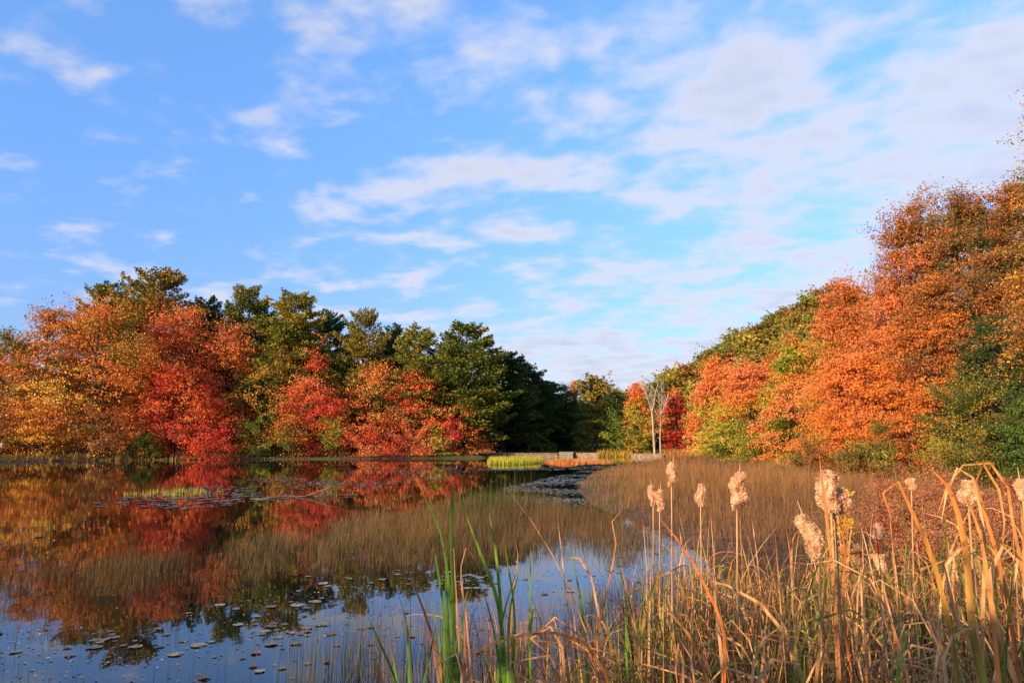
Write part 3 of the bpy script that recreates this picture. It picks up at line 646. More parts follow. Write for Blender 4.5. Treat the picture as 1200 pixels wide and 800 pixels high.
# sedge standing in the water (left-centre band)
field('pond_sedge','thin dark brown green sedge standing in the water across the middle of the pond',
      [(230,640),(400,612),(560,598),(640,590),(690,598),(760,618),(820,645),(780,664),(640,666),(520,674),(420,676),(330,690),(240,700)],24000,0.10,0.30,0.32,[DG,DG,(0.14,0.08,0.045)],[(0.22,0.12,0.04),(0.09,0.09,0.022),(0.18,0.12,0.04),(0.26,0.15,0.06)],303,cfreq=0.5,clump=0.9,cl_thr=-0.05,tuft=11,lean=0.7,bendm=1.0,edge=1.0)
field('pond_sedge','sparse short sedge with the tree reflections showing through at left',
      [(-120,690),(60,668),(240,640),(260,698),(140,716),(30,706),(-120,730)],4200,0.10,0.34,0.30,[DG,(0.14,0.08,0.045)],[(0.18,0.085,0.035),(0.09,0.08,0.02),(0.14,0.07,0.035)],313,cfreq=0.6,clump=0.8,cl_thr=0.1,tuft=7,lean=0.4,edge=0.8)
field('pond_sedge','taller green rush patch in the water left of the marsh meadow',
      [(470,606),(560,584),(640,582),(668,592),(650,606),(560,618),(480,630)],5000,0.35,0.8,0.4,[GG,DG],[(0.11,0.12,0.02),GG,(0.15,0.09,0.03)],304,cfreq=0.5,cl_thr=-0.4,tuft=8,edge=2.0,lean=0.3)
field('pond_sedge','very sparse sedge tips in front of the brown sedge on the left water',
      [(-60,735),(120,718),(330,700),(420,690),(480,720),(420,790),(100,830),(-60,820)],900,0.10,0.3,0.3,[DG,DG],[BRW,GG],305,cfreq=0.9,cl_thr=0.2)
field('pond_sedge','denser brown sedge in the water where the pond narrows beside the marsh',
      [(380,612),(480,600),(600,592),(700,600),(800,632),(780,668),(640,664),(520,672),(400,680)],34000,0.14,0.42,0.34,[DG,(0.14,0.08,0.045),GG],[(0.24,0.12,0.04),GG,(0.16,0.08,0.03),(0.32,0.16,0.055)],312,cfreq=0.6,clump=0.7,cl_thr=-0.9,edge=1.2,tuft=11,lean=0.7,bendm=1.0)
# bright reed patch, orange islet, left reeds
field('reeds','bright yellow green reed patch in the water in front of the mossy dam wall',[(571,544.5),(571,538.8),(600,538.4),(636,538.6),(636,542.5),(610,544.6)],9000,0.42,0.62,0.7,[(0.20,0.24,0.02),(0.30,0.30,0.03)],[(0.46,0.44,0.03),(0.34,0.36,0.03),(0.40,0.32,0.04)],306,cat='reeds',clump=0.6,cfreq=0.9,lean=0.2,edge=0.5)
field('islet_grass','flat orange grass islet just right of the bright yellow green reeds',[(634,542.6),(640,540),(665,538.8),(695,539.8),(722,541.0),(700,542.4),(660,543.6)],7000,0.12,0.4,0.8,[OGR,ORANGE],[(0.6,0.26,0.09),OGR],307,clump=1.2,edge=2.0)
field('reeds','low green rushes in the red reflection on the left side of the pond',[(140,582),(150,577),(215,573.5),(262,575),(265,579.5),(205,583)],2200,0.15,0.42,0.5,[GRN,YGR],[YGR,(0.25,0.3,0.05)],308,cat='reeds',clump=0.9,cfreq=0.8,cl_thr=0.1,edge=2.0)
field('shore_grass','dark olive grass and fallen orange leaves along the left bank',[(-200,545),(0,540.5),(100,539),(300,537.4),(560,536),(560,533),(300,533.5),(100,532.5),(-200,536)],22000,0.1,0.35,0.9,[BRN,BRW,DG],[OLV,ORANGE,BRN,(0.5,0.26,0.12)],309,clump=0.8)
field('shore_grass','brown weeds and orange leaf litter at the waterline of the left shore',[(-200,548.6),(0,541.0),(100,539.5),(300,538),(560,536.5),(560,535.4),(300,536.8),(100,538.0),(0,539.4),(-200,546)],16000,0.1,0.5,0.9,[BRN,(0.14,0.08,0.04),OLV],[(0.5,0.24,0.09),BRN,OLV,OGR],314,clump=1.0,cfreq=0.5,tuft=6)
field('dam_grass','brown weeds growing along the water at the foot of the dam walls',[(562,535.3),(655,534.9),(778,535.1),(778,534.3),(655,534.1),(562,534.4)],5000,0.1,0.55,0.9,[BRN,(0.12,0.07,0.03)],[BRN,OLV,(0.3,0.17,0.07)],315,clump=1.2,cfreq=0.8,cl_thr=-0.3,tuft=6)
field('dam_grass','golden weeds between the two pale walls of the dam',[(700,535),(742,535.2),(742,531.5),(700,531.5)],3500,0.4,1.1,0.9,[OLV,GOLD],[GOLD,YGR,OGR],310,clump=0.8)
field('dam_grass','orange brown weeds at the waterline right of the bare white tree',[(776,535.6),(812,537.5),(830,536.5),(800,533),(776,532)],3500,0.4,1.2,0.9,[BRN,RUST],[RUST,OGR,GOLD],311,clump=0.8)
# foreground understory
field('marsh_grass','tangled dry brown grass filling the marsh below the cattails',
      [(600,770),(650,720),(800,668),(900,640),(1300,640),(1700,800),(1700,1300),(900,1500),(500,1400),(380,1000),(470,860)],26000,0.2,0.5,0.0,[(0.03,0.018,0.01),(0.05,0.028,0.015),DG],[(0.09,0.04,0.016),(0.06,0.028,0.012),(0.05,0.05,0.013),(0.15,0.07,0.03)],320,cl_thr=-1.3,lean=0.35,segs=4,cfreq=0.9,wmin=0.0045,bendm=1.3)  # grass colours darkened to paint the shaded gaps between the reeds
field('marsh_grass','wispy brown and green grass at the bottom edge left of the cattails',
      [(300,900),(340,800),(420,770),(520,760),(640,750),(700,800),(700,1300),(300,1300)],9000,0.4,0.85,0.0,[DG,(0.12,0.06,0.03)],[(0.16,0.15,0.04),(0.38,0.18,0.06),(0.2,0.09,0.035)],321,cl_thr=-0.7,lean=0.25,segs=4,cfreq=1.3,wmin=0.004,bendm=0.8)

# ------------------------------------------------------------------ cattails
CG=(0.06,0.13,0.015); CYG=(0.20,0.23,0.03); CT=(0.52,0.24,0.07); CO=(0.58,0.175,0.038); CP=(0.64,0.37,0.16); CDB=(0.18,0.06,0.022)
def cattail_blades(name,n,rs,hmin,hmax,spread,green,parent=None,curly=0.5,loc=None,mat=None):
    global rng
    B=np.c_[rs.normal(size=(n,2))*spread,np.full(n,-0.05)]
    h=rs.uniform(hmin,hmax,n); w=rs.uniform(0.010,0.025,n); az=rs.uniform(0,6.283,n)
    kk=rs.uniform(size=n)<curly
    kink=np.where(kk,rs.uniform(0.5,2.3,n),0.0); kp=rs.uniform(0.6,0.92,n); curl=np.where(kk,rs.uniform(0,9,n),rs.uniform(0,1.5,n))
    gsel=rs.uniform(size=n)<green
    dry=pal_pick([CO,CT,CP,CT,CDB],rs.uniform(0,1,n)); tip=pal_pick([CT,CP,CO],rs.uniform(0,1,n))
    mid=np.where(gsel[:,None],pal_pick([CG,CYG],rs.uniform(0,1,n)),dry)
    base=np.where(gsel[:,None],np.array(CG)*0.5,dry*np.array((0.4,0.3,0.25)))  # bases darkened in colour for wet roots and shade low in the clump
    tip=np.where(gsel[:,None]&(rs.uniform(size=(n,1))<0.55),np.array(CYG),tip)
    rng=rs
    return blades(name,B,h,w,az,np.abs(rs.normal(size=n))*0.10,rs.uniform(0,0.35,n),base,tip,M_blade,segs=16,p=2.2,twist=rs.normal(size=n)*1.6,kink=kink,kinkpos=kp,curl=curl,parent=parent,loc=loc,cmid=mid)
protoC=[]
for k in range(14):
    r2=np.random.default_rng(400+k); g=0.85 if k in (3,9) else (0.3 if k%3==0 else 0.08)
    protoC.append((cattail_blades('cattail_clump',r2.integers(14,22),r2,0.6,1.62,0.10,g,curly=0.75),g))
r3=np.random.default_rng(77); usedC=set(); cnt=0
def put_clump(x,y,s,k=None):
    global cnt
    k=int(r3.integers(len(protoC))) if k is None else k
    pr,g=protoC[k]; o=pr if k not in usedC else pr.copy()
    if k in usedC: COL.objects.link(o)
    usedC.add(k); o.location=(x,y,max(h1(x,y),-0.15)); o.rotation_euler=(0,0,r3.uniform(0,6.28)); o.scale=(s,s,s*r3.uniform(0.92,1.08))
    t=r3.uniform(0.8,1.15); o.color=(t,t*r3.uniform(0.9,1.08),t,1)
    lab='mostly green cattail clump without seed head among the dry ones of the marsh' if g>0.5 else 'dry tan and orange cattail clump without seed head in the dense marsh stand'
    tag(o,lab,'cattail','cattail clumps of the marsh'); cnt+=1
# dense stand on the right, thinning to the left
for _ in range(3000):
    if cnt>=262: break
    y=1.9+5.2*r3.uniform()**1.5; u=r3.uniform(560,1290); x=(u-600)/FPX*y
    dn=0.2+0.8*float(sm(np.array(u),590,800))
    if y>5 and u<720: dn*=0.3
    if r3.uniform()>dn*(0.75 if y<4 else 1.0): continue
    if y<2.4 and u<760: continue
    # keep tops under the line seen in the picture
    topz=CAMH-(r3.uniform(58,135) if u>740 else r3.uniform(110,190))/FPX*y
    if u>1040 and r3.uniform()<0.25: topz=CAMH-r3.uniform(30,80)/FPX*y
    zb=max(h1(x,y),-0.15); s=(topz-zb)/1.5
    s=min(max(s,0.62),1.35)
    put_clump(x,y,s)
print('clumps',cnt)

def stand():
    global rng
    r=np.random.default_rng(505); n=21000; y=r.uniform(1.9,8.0,n); u=r.uniform(470,1330,n)
    dn=0.13+0.87*sm(u,600,820); y0=np.interp(u,[470,650,760],[2.6,2.4,1.9]); k=(r.uniform(size=n)<dn)&(y>y0)&~((y>4.5)&(u<720)); y=y[k];u=u[k];n=len(y)
    x=(u-600)/FPX*y; P=np.c_[x,y]; zb=np.maximum(height(P),-0.1)-0.05
    top=CAMH-r.uniform(88,330,n)/FPX*y; h=np.clip(top-zb,0.35,1.5)*r.uniform(0.75,1.0,n)
    w=r.uniform(0.005,0.014,n); kk=r.uniform(size=n)<0.6
    kink=np.where(kk,r.uniform(0.4,2.4,n),0); kp=r.uniform(0.5,0.92,n); curl=np.where(kk,r.uniform(0,10,n),r.uniform(0,1.5,n))
    g=(r.uniform(size=n)<0.2)[:,None]; c=pal_pick([CDB,(0.10,0.045,0.02),CDB,CO,(0.22,0.085,0.03),CT,CDB,CP],r.uniform(0,1,n))*r.choice([0.28,0.42,0.95],n)[:,None]  # dimmed blade colours stand in for dark shaded gaps
    mid=np.where(g,np.array((0.14,0.20,0.025)),c); base=np.where(g,np.array(CG)*0.4,c*np.array((0.2,0.15,0.13))); tip=np.where(g,np.array(CYG),c*1.1)  # base colours cut down to paint shade at the foot, also wet roots
    rng=r
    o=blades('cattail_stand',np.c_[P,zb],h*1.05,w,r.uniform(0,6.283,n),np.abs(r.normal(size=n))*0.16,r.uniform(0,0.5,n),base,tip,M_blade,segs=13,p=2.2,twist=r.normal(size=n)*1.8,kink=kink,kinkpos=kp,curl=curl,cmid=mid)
    tag(o,'mass of dry bent cattail leaves filling the right foreground marsh','cattails',None,'stuff')
stand()
# hero blades drawn through landmarks
def hero_blade(name,pts,D,wid,cb,cm,ct,parent,root_loc,dz=0.0):
    wid=wid*(1.75 if cm[1]>cm[0] else 1.12)
    """ribbon through picture landmarks at depth D (bottom -> tip), rooted on the ground below"""
    P=[at(px,py,D+dd) for (px,py,dd) in pts]
    b=P[0]-(P[1]-P[0])*0.0; slope=(P[1]-P[0]); slope=slope/abs(slope[2])
    zb=max(h1(b[0],b[1]),-0.1)-0.05
    g0=b-slope*(b[2]-zb)*0.6; g0[2]=zb
    if P[0][2]>zb+0.05: P=[g0]+P
    P=np.array(P); 
    # catmull-rom resample
    n=26; seg=np.r_[0,np.cumsum(np.linalg.norm(np.diff(P,axis=0),axis=1))]; u=np.linspace(0,seg[-1],n); out=[]
    T=np.gradient(P,seg,axis=0)
    for q in u:
        k=min(np.searchsorted(seg,q,side='right')-1,len(P)-2); h=seg[k+1]-seg[k]; t=(q-seg[k])/h
        out.append((2*t**3-3*t**2+1)*P[k]+(t**3-2*t**2+t)*h*T[k]+(-2*t**3+3*t**2)*P[k+1]+(t**3-t**2)*h*T[k+1])
    C=np.array(out); t=nrm(np.gradient(C,axis=0)); s=u/u[-1]
    rs=np.random.default_rng(int(pts[0][0]*31+pts[-1][1]*7)%100000)
    view=nrm(C-np.array([0,0,CAMH])); a0=rs.uniform(-0.5,0.5); 
    w=nrm(np.cross(t,view)); n2=np.cross(t,w); tw=a0*0.7+rs.normal()*0.3*s
    w=w*np.cos(tw)[:,None]+n2*np.sin(tw)[:,None]
    ws=wid*np.clip((1-s)**0.38,0.03,1)*(0.6+0.4*np.minimum(1,s*3))
    crease=n2*(ws*0.12)[:,None]
    V=np.stack([C-w*ws[:,None]/2,C+crease,C+w*ws[:,None]/2],1).reshape(-1,3)-np.array(root_loc)
    i=np.arange(n-1)*3; Q=np.concatenate([np.c_[i,i+1,i+4,i+3],np.c_[i+1,i+2,i+5,i+4]])
    cb,cm,ct=map(np.array,(cb,cm,ct)); f=s[:,None]
    c=np.where(f<0.6,cb*(1-f/0.6)+cm*f/0.6,cm*(1-(f-0.6)/0.4)+ct*(f-0.6)/0.4)
    return mesh_np(name,V,quads=Q,col=np.repeat(c,3,0),mat=M_blade,parent=parent,smooth=True)
GRC=((0.04,0.09,0.012),(0.09,0.22,0.018),(0.15,0.28,0.025)); DGC=((0.03,0.07,0.012),(0.055,0.15,0.018),(0.08,0.18,0.02)); ORC=((0.35,0.13,0.04),CO,CT); GTO=((0.08,0.17,0.02),(0.28,0.34,0.05),CO); TNC=((0.3,0.17,0.07),CT,CP)
DRC=((0.20,0.07,0.03),(0.30,0.11,0.04),(0.42,0.16,0.06))
def hero(label,blist,D,group='tall cattail shoots in the foreground'):
    x=np.mean([at(b[0][0][0],b[0][0][1],D)[0] for b in blist]); loc=(float(x),D,max(h1(x,D),-0.1)-0.05)
    root=empty('cattail_shoot',loc); tag(root,label,'cattail',group)
    for pts,w,cs in blist:
        hero_blade('leaf',[(p[0],p[1],p[2] if len(p)>2 else 0.0) for p in pts],D,w,*cs,root,loc)
    return root
hero('tall dark green cattail shoot with an upright blade rising highest at left of the stand',[
  ([(533,800),(531,700),(529,620),(531,562)],0.016,DGC),([(535,800),(527,700),(515,620),(498,583)],0.014,DGC),([(528,800),(524,720),(522,668)],0.02,DGC),([(541,800),(537,740),(533,672),(530,640),(527,652)],0.012,ORC),([(545,800),(544,720),(541,672)],0.013,DRC),([(522,800),(518,700),(508,640)],0.013,DGC),([(538,800),(541,730),(548,690)],0.012,DGC),([(516,800),(514,740),(503,700)],0.011,GRC)],2.9)
hero('bright green cattail shoot with two long blades leaning left over the blue water',[
  ([(592,800),(582,700),(560,640),(545,600)],0.015,GRC),([(590,800),(586,700),(580,640),(573,600)],0.014,GRC),([(583,800),(590,720),(608,662)],0.010,GRC),([(600,800),(603,720),(592,640)],0.010,GRC),([(596,800),(596,740),(600,700),(609,668)],0.011,GRC),([(588,800),(577,730),(566,690)],0.010,DGC)],2.6)
hero('red brown dead cattail blade leaning left beside the green shoots',[
  ([(520,800),(505,740),(487,690),(471,652)],0.017,DRC),([(508,760),(500,715),(498,692),(492,688),(488,708)],0.009,TNC)],2.5)
hero('short green blades leaning left near the bottom left of the stand',[
  ([(470,810),(455,775),(431,722)],0.014,DGC),([(480,810),(479,770),(475,718)],0.012,GRC),([(495,810),(505,760),(512,728)],0.011,DGC),([(468,810),(462,780),(458,760)],0.01,GRC)],2.4)
hero('rust coloured blades and thin green leaves in front of the open water',[
  ([(600,800),(604,740),(602,692)],0.011,DRC),([(601,800),(600,700),(606,640),(604,632)],0.014,ORC),([(622,800),(621,720),(622,640)],0.010,GRC),([(553,800),(546,720),(541,660),(548,640),(556,652)],0.011,TNC)],3.1)
hero('looping tan blade with a red orange base at the bottom centre',[
  ([(662,812),(660,770),(655,745),(645,734),(630,738),(622,748),(628,760),(642,765)],0.013,((0.5,0.16,0.05),CO,CP)),([(668,812),(655,790),(648,770),(643,768),(640,790),(648,800)],0.010,TNC)],1.9)
hero('dead shoot with a tan bent blade curling left near the bottom left of the stand',[([(540,812),(541,790),(536,766),(525,764),(512,782),(504,800)],0.012,TNC),([(536,810),(525,780),(500,750)],0.008,DRC)],2.0)
hero('broad bright green blade standing in the middle of the dry leaves',[([(734,815),(735,780),(733,730)],0.016,GRC),([(728,815),(726,790),(723,768)],0.01,GRC)],2.1)
hero('long orange blade leaning right up to a bent tip above the open water',[([(688,810),(700,740),(714,680),(722,628),(718,600),(728,598)],0.012,ORC),([(690,810),(680,700),(668,640)],0.010,GRC),([(676,812),(672,760),(664,700),(654,612)],0.010,TNC)],2.7)
hero('thick orange blade arching down from left to right in the middle foreground',[([(832,812),(822,775),(805,740),(785,718),(765,706)],0.016,ORC),([(800,812),(800,770),(796,752),(792,770),(795,812)],0.014,((0.6,0.32,0.13),CT,CP)),([(848,812),(846,730),(828,690),(800,640),(772,606)],0.014,((0.3,0.25,0.05),CO,CO))],1.9)
hero('tallest green and orange arched blades at right with tips bent over',[
  ([(1125,812),(1112,730),(1100,680),(1084,630),(1064,590),(1050,562),(1040,558),(1035,575),(1046,612)],0.017,((0.08,0.15,0.015),(0.24,0.22,0.03),CO)),
  ([(1155,812),(1140,740),(1133,660),(1124,605),(1112,572),(1100,553),(1088,546)],0.017,((0.05,0.13,0.015),(0.15,0.22,0.025),CO)),
  ([(1172,812),(1160,700),(1140,600),(1120,566)],0.016,((0.3,0.14,0.05),CO,CT))],1.75)
hero('orange blade folded over near the top right, its tips hanging both ways',[
  ([(1196,812),(1180,700),(1160,620),(1148,580),(1143,541),(1156,545),(1170,572),(1177,610),(1174,645)],0.015,ORC),([(1150,812),(1152,700),(1153,620),(1140,560),(1135,541),(1122,548),(1110,575),(1103,612)],0.013,TNC),([(1210,812),(1204,700),(1188,620),(1176,560),(1156,540),(1138,540),(1118,556),(1104,585),(1098,604)],0.012,ORC)],1.9)
hero('broad drooping tan blades folded at mid height at the right frame edge',[
  ([(1150,812),(1140,760),(1118,720),(1112,680),(1110,650),(1120,643),(1145,646),(1160,690)],0.018,((0.55,0.28,0.1),CT,CP)),([(1196,812),(1170,740),(1160,680),(1176,640),(1188,640),(1192,670),(1188,690)],0.02,((0.55,0.28,0.1),CT,CP)),([(1205,812),(1204,720),(1200,640),(1196,590)],0.02,ORC)],1.8)
hero('grey tan dry blades curling low in the right foreground',[
  ([(1110,812),(1106,770),(1112,748),(1128,738),(1146,734),(1150,760)],0.015,((0.3,0.17,0.09),(0.48,0.32,0.18),CP)),([(1090,812),(1100,760),(1094,735),(1080,724),(1060,732),(1050,760)],0.010,TNC),([(1050,812),(1055,770),(1064,740)],0.012,GRC)],1.7)
hero('pale bleached blades bent in the lower middle right',[
  ([(940,812),(950,790),(965,755)],0.012,((0.5,0.36,0.2),CP,CP)),([(880,812),(885,770),(900,742),(918,732),(918,760)],0.012,((0.55,0.2,0.07),CO,CP)),([(815,812),(812,785),(800,750),(796,748)],0.012,TNC)],1.8)

# seed heads
def cattail_plant(label,px,y0,y1,D,wpx,tilt=0.0,style='full',stem_px=None,spike=True,leaves=2,dark=False,leafspec=None):
    rs=np.random.default_rng(int(px*7+y0)); top=at(px+tilt*0.5,y0,D); bot=at(px-tilt*0.5,y1,D)
    Lh=np.linalg.norm(top-bot); r=wpx/2/FPX*D
    sx=stem_px if stem_px is not None else px-tilt*0.5
    gx=at(sx,y1+200,D)[0]; zb=max(h1(gx,D),-0.1)-0.05; base=np.array([gx,D,zb])
    root=empty('cattail_plant',tuple(base)); tag(root,label,'cattail','cattails with fluffy seed heads')
    mid=base+(bot-base)*0.6+np.array([rs.normal()*0.01,0,0])
    ax=nrm(top-bot); tipp=top+ax*(0.05 if spike else 0.005)
    tv,tq=tube_arrays([(np.array([base,mid,bot,(bot+top)/2,top,tipp])-base,np.array([0.006,0.0048,0.0042,0.0035,0.003,0.0012]))],7)
    mesh_np('stem',tv,quads=tq,mat=M_stem,parent=root,smooth=True)
    # fluffy head: lumpy core + fuzz tufts
    m=22; sides=16; s=np.linspace(0,1,m); ang=np.linspace(0,2*np.pi,sides,endpoint=False)
    prof=np.clip(np.sin(np.pi*np.clip(s*0.94+0.03,0,1))**0.35,0.1,1)
    if style=='broken': prof=prof*np.where((s>0.38)&(s<0.66),0.38,1.0)*(0.8+0.35*np.sin(s*9+1)**2)
    if style=='taper': prof=prof*(0.62+0.38*sm(s,0,0.6))
    u=nrm(np.cross(ax,np.array([0,1.0,0.1]))); v=np.cross(ax,u)
    S,A=np.meshgrid(s,ang,indexing='ij'); nz=Noise(int(rs.integers(1e6)),2.4); 
    q=np.c_[np.cos(A.ravel())*1.2,np.sin(A.ravel())*1.2,S.ravel()*Lh/r*0.9]
    rr=(np.repeat(prof,sides))*r*(0.86+0.13*nz(q))
    side=0.25*r*np.sin(S.ravel()*7+rs.uniform(0,6))
    P=bot+ax*(S.ravel()*Lh)[:,None]+u*(np.cos(A.ravel())*rr+side)[:,None]+v*(np.sin(A.ravel())*rr)[:,None]
    i=(np.arange(m-1)[:,None]*sides+np.arange(sides)[None,:]); j=(np.arange(m-1)[:,None]*sides+(np.arange(sides)[None,:]+1)%sides)
    Q=np.stack([i,j,j+sides,i+sides],-1).reshape(-1,4)
    lump=nz(q*1.7+3)
    base_c=pal_pick([(0.42,0.21,0.11),(0.68,0.42,0.25),(0.76,0.56,0.38)],np.clip(0.5+0.3*lump,0,1))
    if style=='broken': 
        k=(S.ravel()>0.36)&(S.ravel()<0.68); base_c[k]=np.array((0.30,0.09,0.04))
    if dark: base_c=base_c*np.array([0.45,0.42,0.45])  # shade painted in: head colours dimmed as a whole
    hd=mesh_np('seed_head',P-base,quads=Q,polys=[list(range(sides))[::-1],list(range((m-1)*sides,m*sides))],col=base_c,mat=M_fluff,parent=root,smooth=True)
    nf=5000; pick=rs.integers(0,len(P),nf); c0=bot+ax*(S.ravel()[pick]*Lh)[:,None]+u*side[pick][:,None]
    o=nrm(P[pick]-c0); pp=P[pick]+rs.normal(size=(nf,3))*r*0.10-o*r*0.05
    d=nrm(o+rs.normal(size=(nf,3))*0.7-np.array([0,0,0.3])); ln=(r*rs.uniform(0.10,0.30,nf))[:,None]; w=nrm(np.cross(d,rs.normal(size=(nf,3))))*ln*0.3
    FV=np.stack([pp-w,pp+d*ln,pp+w],1).reshape(-1,3)
    fc=base_c[pick]*rs.uniform(0.85,1.35,(nf,1))
    mesh_np('fluff',FV-base,tris=np.arange(nf*3).reshape(-1,3),col=np.repeat(fc,3,0),mat=M_fluff,parent=hd)
    for k in range(leaves):
        a=rs.uniform(-1,1); topz=rs.uniform(0.55,0.92)
        e=base+(bot-base)*topz+np.array([a*0.12,rs.normal()*0.08,0])
        n=18; t=np.linspace(0,1,n); cpt=base+(bot-base)*0.5*topz+np.array([a*0.02,0,0.0])
        C=((1-t)**2)[:,None]*base+(2*t*(1-t))[:,None]*cpt+(t**2)[:,None]*e
        ws=0.011*np.clip((1-t)**0.5,0.05,1); wv=nrm(np.array([1.0,rs.normal()*0.5,0.0]))
        V=np.stack([C-wv*ws[:,None]/2,C+wv*ws[:,None]/2],1).reshape(-1,3)-base; i2=np.arange(n-1)*2
        col=pal_pick([CO,CT,CP,CYG],np.full(2*n,rs.uniform(0,1)))
        mesh_np('leaf',V,quads=np.c_[i2,i2+1,i2+3,i2+2],col=col,mat=M_blade,parent=root,smooth=True)
    return root
cattail_plant('slim cattail with a fluffy pale head standing tallest left of the group',788,542,569,4.3,12,2,'taper')
cattail_plant('left one of two small cattail heads side by side',764.5,569,592,4.9,9,-2,'taper')
cattail_plant('right one of two small cattail heads side by side, with a spike on top',773.5,574,598,4.7,10,1,'taper')
cattail_plant('small isolated cattail head between the slim tall one and the plump one',821,567,592,4.8,10,0,spike=False)
cattail_plant('plump pink tan cattail head standing alone against the meadow',865,554,595,3.5,17,3)
cattail_plant('largest fluffy cattail, thick head wrapped by a dry stalk',970,552,598,2.2,21,-8,'full',stem_px=985,spike=False)
cattail_plant('second fluffy lump hanging low against the largest cattail',980,572,606,2.23,24,3,'taper',stem_px=984,spike=False)
cattail_plant('cattail with a long pale head tilted left below the largest one',950,604,652,2.25,19,-18,'full',stem_px=962)
cattail_plant('ragged cattail with its head broken to a red core in the middle',1030,614,668,2.25,12,-5,'broken',stem_px=1036,spike=False)
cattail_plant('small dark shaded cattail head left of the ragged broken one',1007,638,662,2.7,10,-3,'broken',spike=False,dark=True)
cattail_plant('small pale cattail head far behind the arched orange blade',1068,560,573,4.4,9,0,spike=False)
cattail_plant('round pale cattail head near the folded orange blades at right',1135,564,590,3.0,18,0,'full',spike=False)
cattail_plant('cattail head cut by the right frame edge',1197,562,585,2.8,12,-4,'full')
hero('straight dry stalk sticking up in front of the largest fluffy cattail',[([(984,812),(978,700),(968,600),(963,560),(960,532)],0.016,((0.30,0.14,0.06),CT,CO)),([(1000,812),(988,700),(990,640),(982,600),(976,560)],0.012,((0.2,0.08,0.04),(0.4,0.16,0.06),CO))],2.05)

# ------------------------------------------------------------------ lily pads
def pad_proto(seed,col,curl=0.0):
    rs=np.random.default_rng(seed); m=26; ang=np.linspace(0.16,2*np.pi-0.16,m); rr=1+0.04*np.sin(ang*3+rs.uniform(0,6))+rs.normal(size=m)*0.015
    rings=[0.35,0.7,0.92,1.0]; V=[(0,0,0.0)]
    for q in rings: V+= [(math.cos(a)*r*q,math.sin(a)*r*q,curl*max(0,q-0.6)**1.5*(1+math.sin(a*2+seed))*1.2+0.02*math.sin(a*5)*q) for a,r in zip(ang,rr)]
    T=[(0,1+k,2+k) for k in range(m-1)]; Q=[]
    for j in range(3):
        for k in range(m-1): Q.append((1+j*m+k,1+(j+1)*m+k,2+(j+1)*m+k,2+j*m+k))
    V=np.array(V); c=np.array(col)*rs.uniform(0.85,1.15,(len(V),1)); 
    return mesh_np('lily_pad',V,quads=Q,tris=T,col=c,mat=M_pad,smooth=True)
PT=[(pad_proto(1,(0.12,0.125,0.05),0.06),'olive green lily pad lying flat on the near water'),(pad_proto(2,(0.17,0.13,0.07),0.1),'brownish lily pad with a lifted rim on the near water'),
    (pad_proto(3,(0.16,0.08,0.04),0.3),'dark brown withered lily pad curling up from the near water'),(pad_proto(4,(0.24,0.23,0.15),0.04),'pale grey green lily pad on the near water')]
useP=set(); r4=np.random.default_rng(12); zones=[([(330,700),(470,662),(560,668),(560,700),(440,730),(300,730)],90,(3,0,1)),([(-30,712),(180,745),(400,720),(560,700),(640,690),(620,760),(420,800),(60,810),(-30,800)],150,(0,1,3,1,2)),([(0,752),(70,742),(100,752),(40,772),(0,770)],22,(2,0)),([(640,640),(760,650),(760,700),(640,700)],25,(0,1,3))]
for pts,n,ks in zones:
    Cc=in_poly_px(pts,max(5,n//13),r4); P=Cc[r4.integers(0,len(Cc),n)]+r4.normal(size=(n,2))*np.array([0.42,0.30])
    for x,y in P:
        if sdist(np.array([[x,y]]))[0]>-0.1: continue
        k=int(r4.choice(ks)); pr,lab=PT[k]; o=pr if k not in useP else pr.copy()
        if k in useP: COL.objects.link(o)
        useP.add(k); s=0.015+0.052*r4.uniform()**2.0*(1.0+0.4*(k==3)); o.scale=(s,s*r4.uniform(0.8,1),s); o.location=(x,y,0.006+0.004*r4.uniform()); o.rotation_euler=(r4.normal()*0.02,r4.normal()*0.02,r4.uniform(0,6.28))
        t=r4.uniform(0.7,1.3); o.color=(t,t,t*r4.uniform(0.8,1.1),1); tag(o,lab,'lily pad','lily pads on the near water')
def pad_stuff(name,label,pts,n,smin,smax,col,seed):
    rs=np.random.default_rng(seed); P=in_poly_px(pts,n,rs); nz=Noise(seed,0.5); P3=np.c_[P*np.array([0.5,1.0]),np.zeros(len(P))]
    P=P[nz(P3)+rs.normal(size=len(P))*0.4>0]; n=len(P); m=10; ang=np.linspace(0.2,6.08,m)
    s=rs.uniform(smin,smax,n); rot=rs.uniform(0,6.28,n); A=ang[None,:]+rot[:,None]
    V=np.stack([P[:,0:1]+np.cos(A)*s[:,None],P[:,1:2]+np.sin(A)*s[:,None],np.full((n,m),0.01)+rs.uniform(0,0.02,(n,m))],-1).reshape(-1,3)
    ce=np.c_[P,np.full(n,0.008)]; V=np.concatenate([V,ce]); T=[]
    b=np.arange(n)*m
    for k in range(m-1): T.append(np.c_[b+k,b+k+1,n*m+np.arange(n)])
    c=np.repeat(np.array(col)*rs.uniform(0.6,1.4,(n,1)),m,0); c=np.concatenate([c,np.array(col)*np.ones((n,1))])
    o=mesh_np(name,V,tris=np.concatenate(T),col=c,mat=M_pad); tag(o,label,'lily pads',None,'stuff')
pad_stuff('floating_lily_pads','distant mat of grey lily pads on dark water left of the meadow',[(585,600),(590,572),(640,560),(690,550),(700,548),(680,575),(690,592),(650,600)],2600,0.05,0.10,(0.20,0.21,0.16),21)
pad_stuff('floating_lily_pads','thin streaks of lily pads across the red reflection on the left',[(-40,625),(100,590),(300,560),(480,548),(560,546),(560,556),(420,575),(200,600),(0,640)],1500,0.07,0.16,(0.16,0.13,0.07),22)
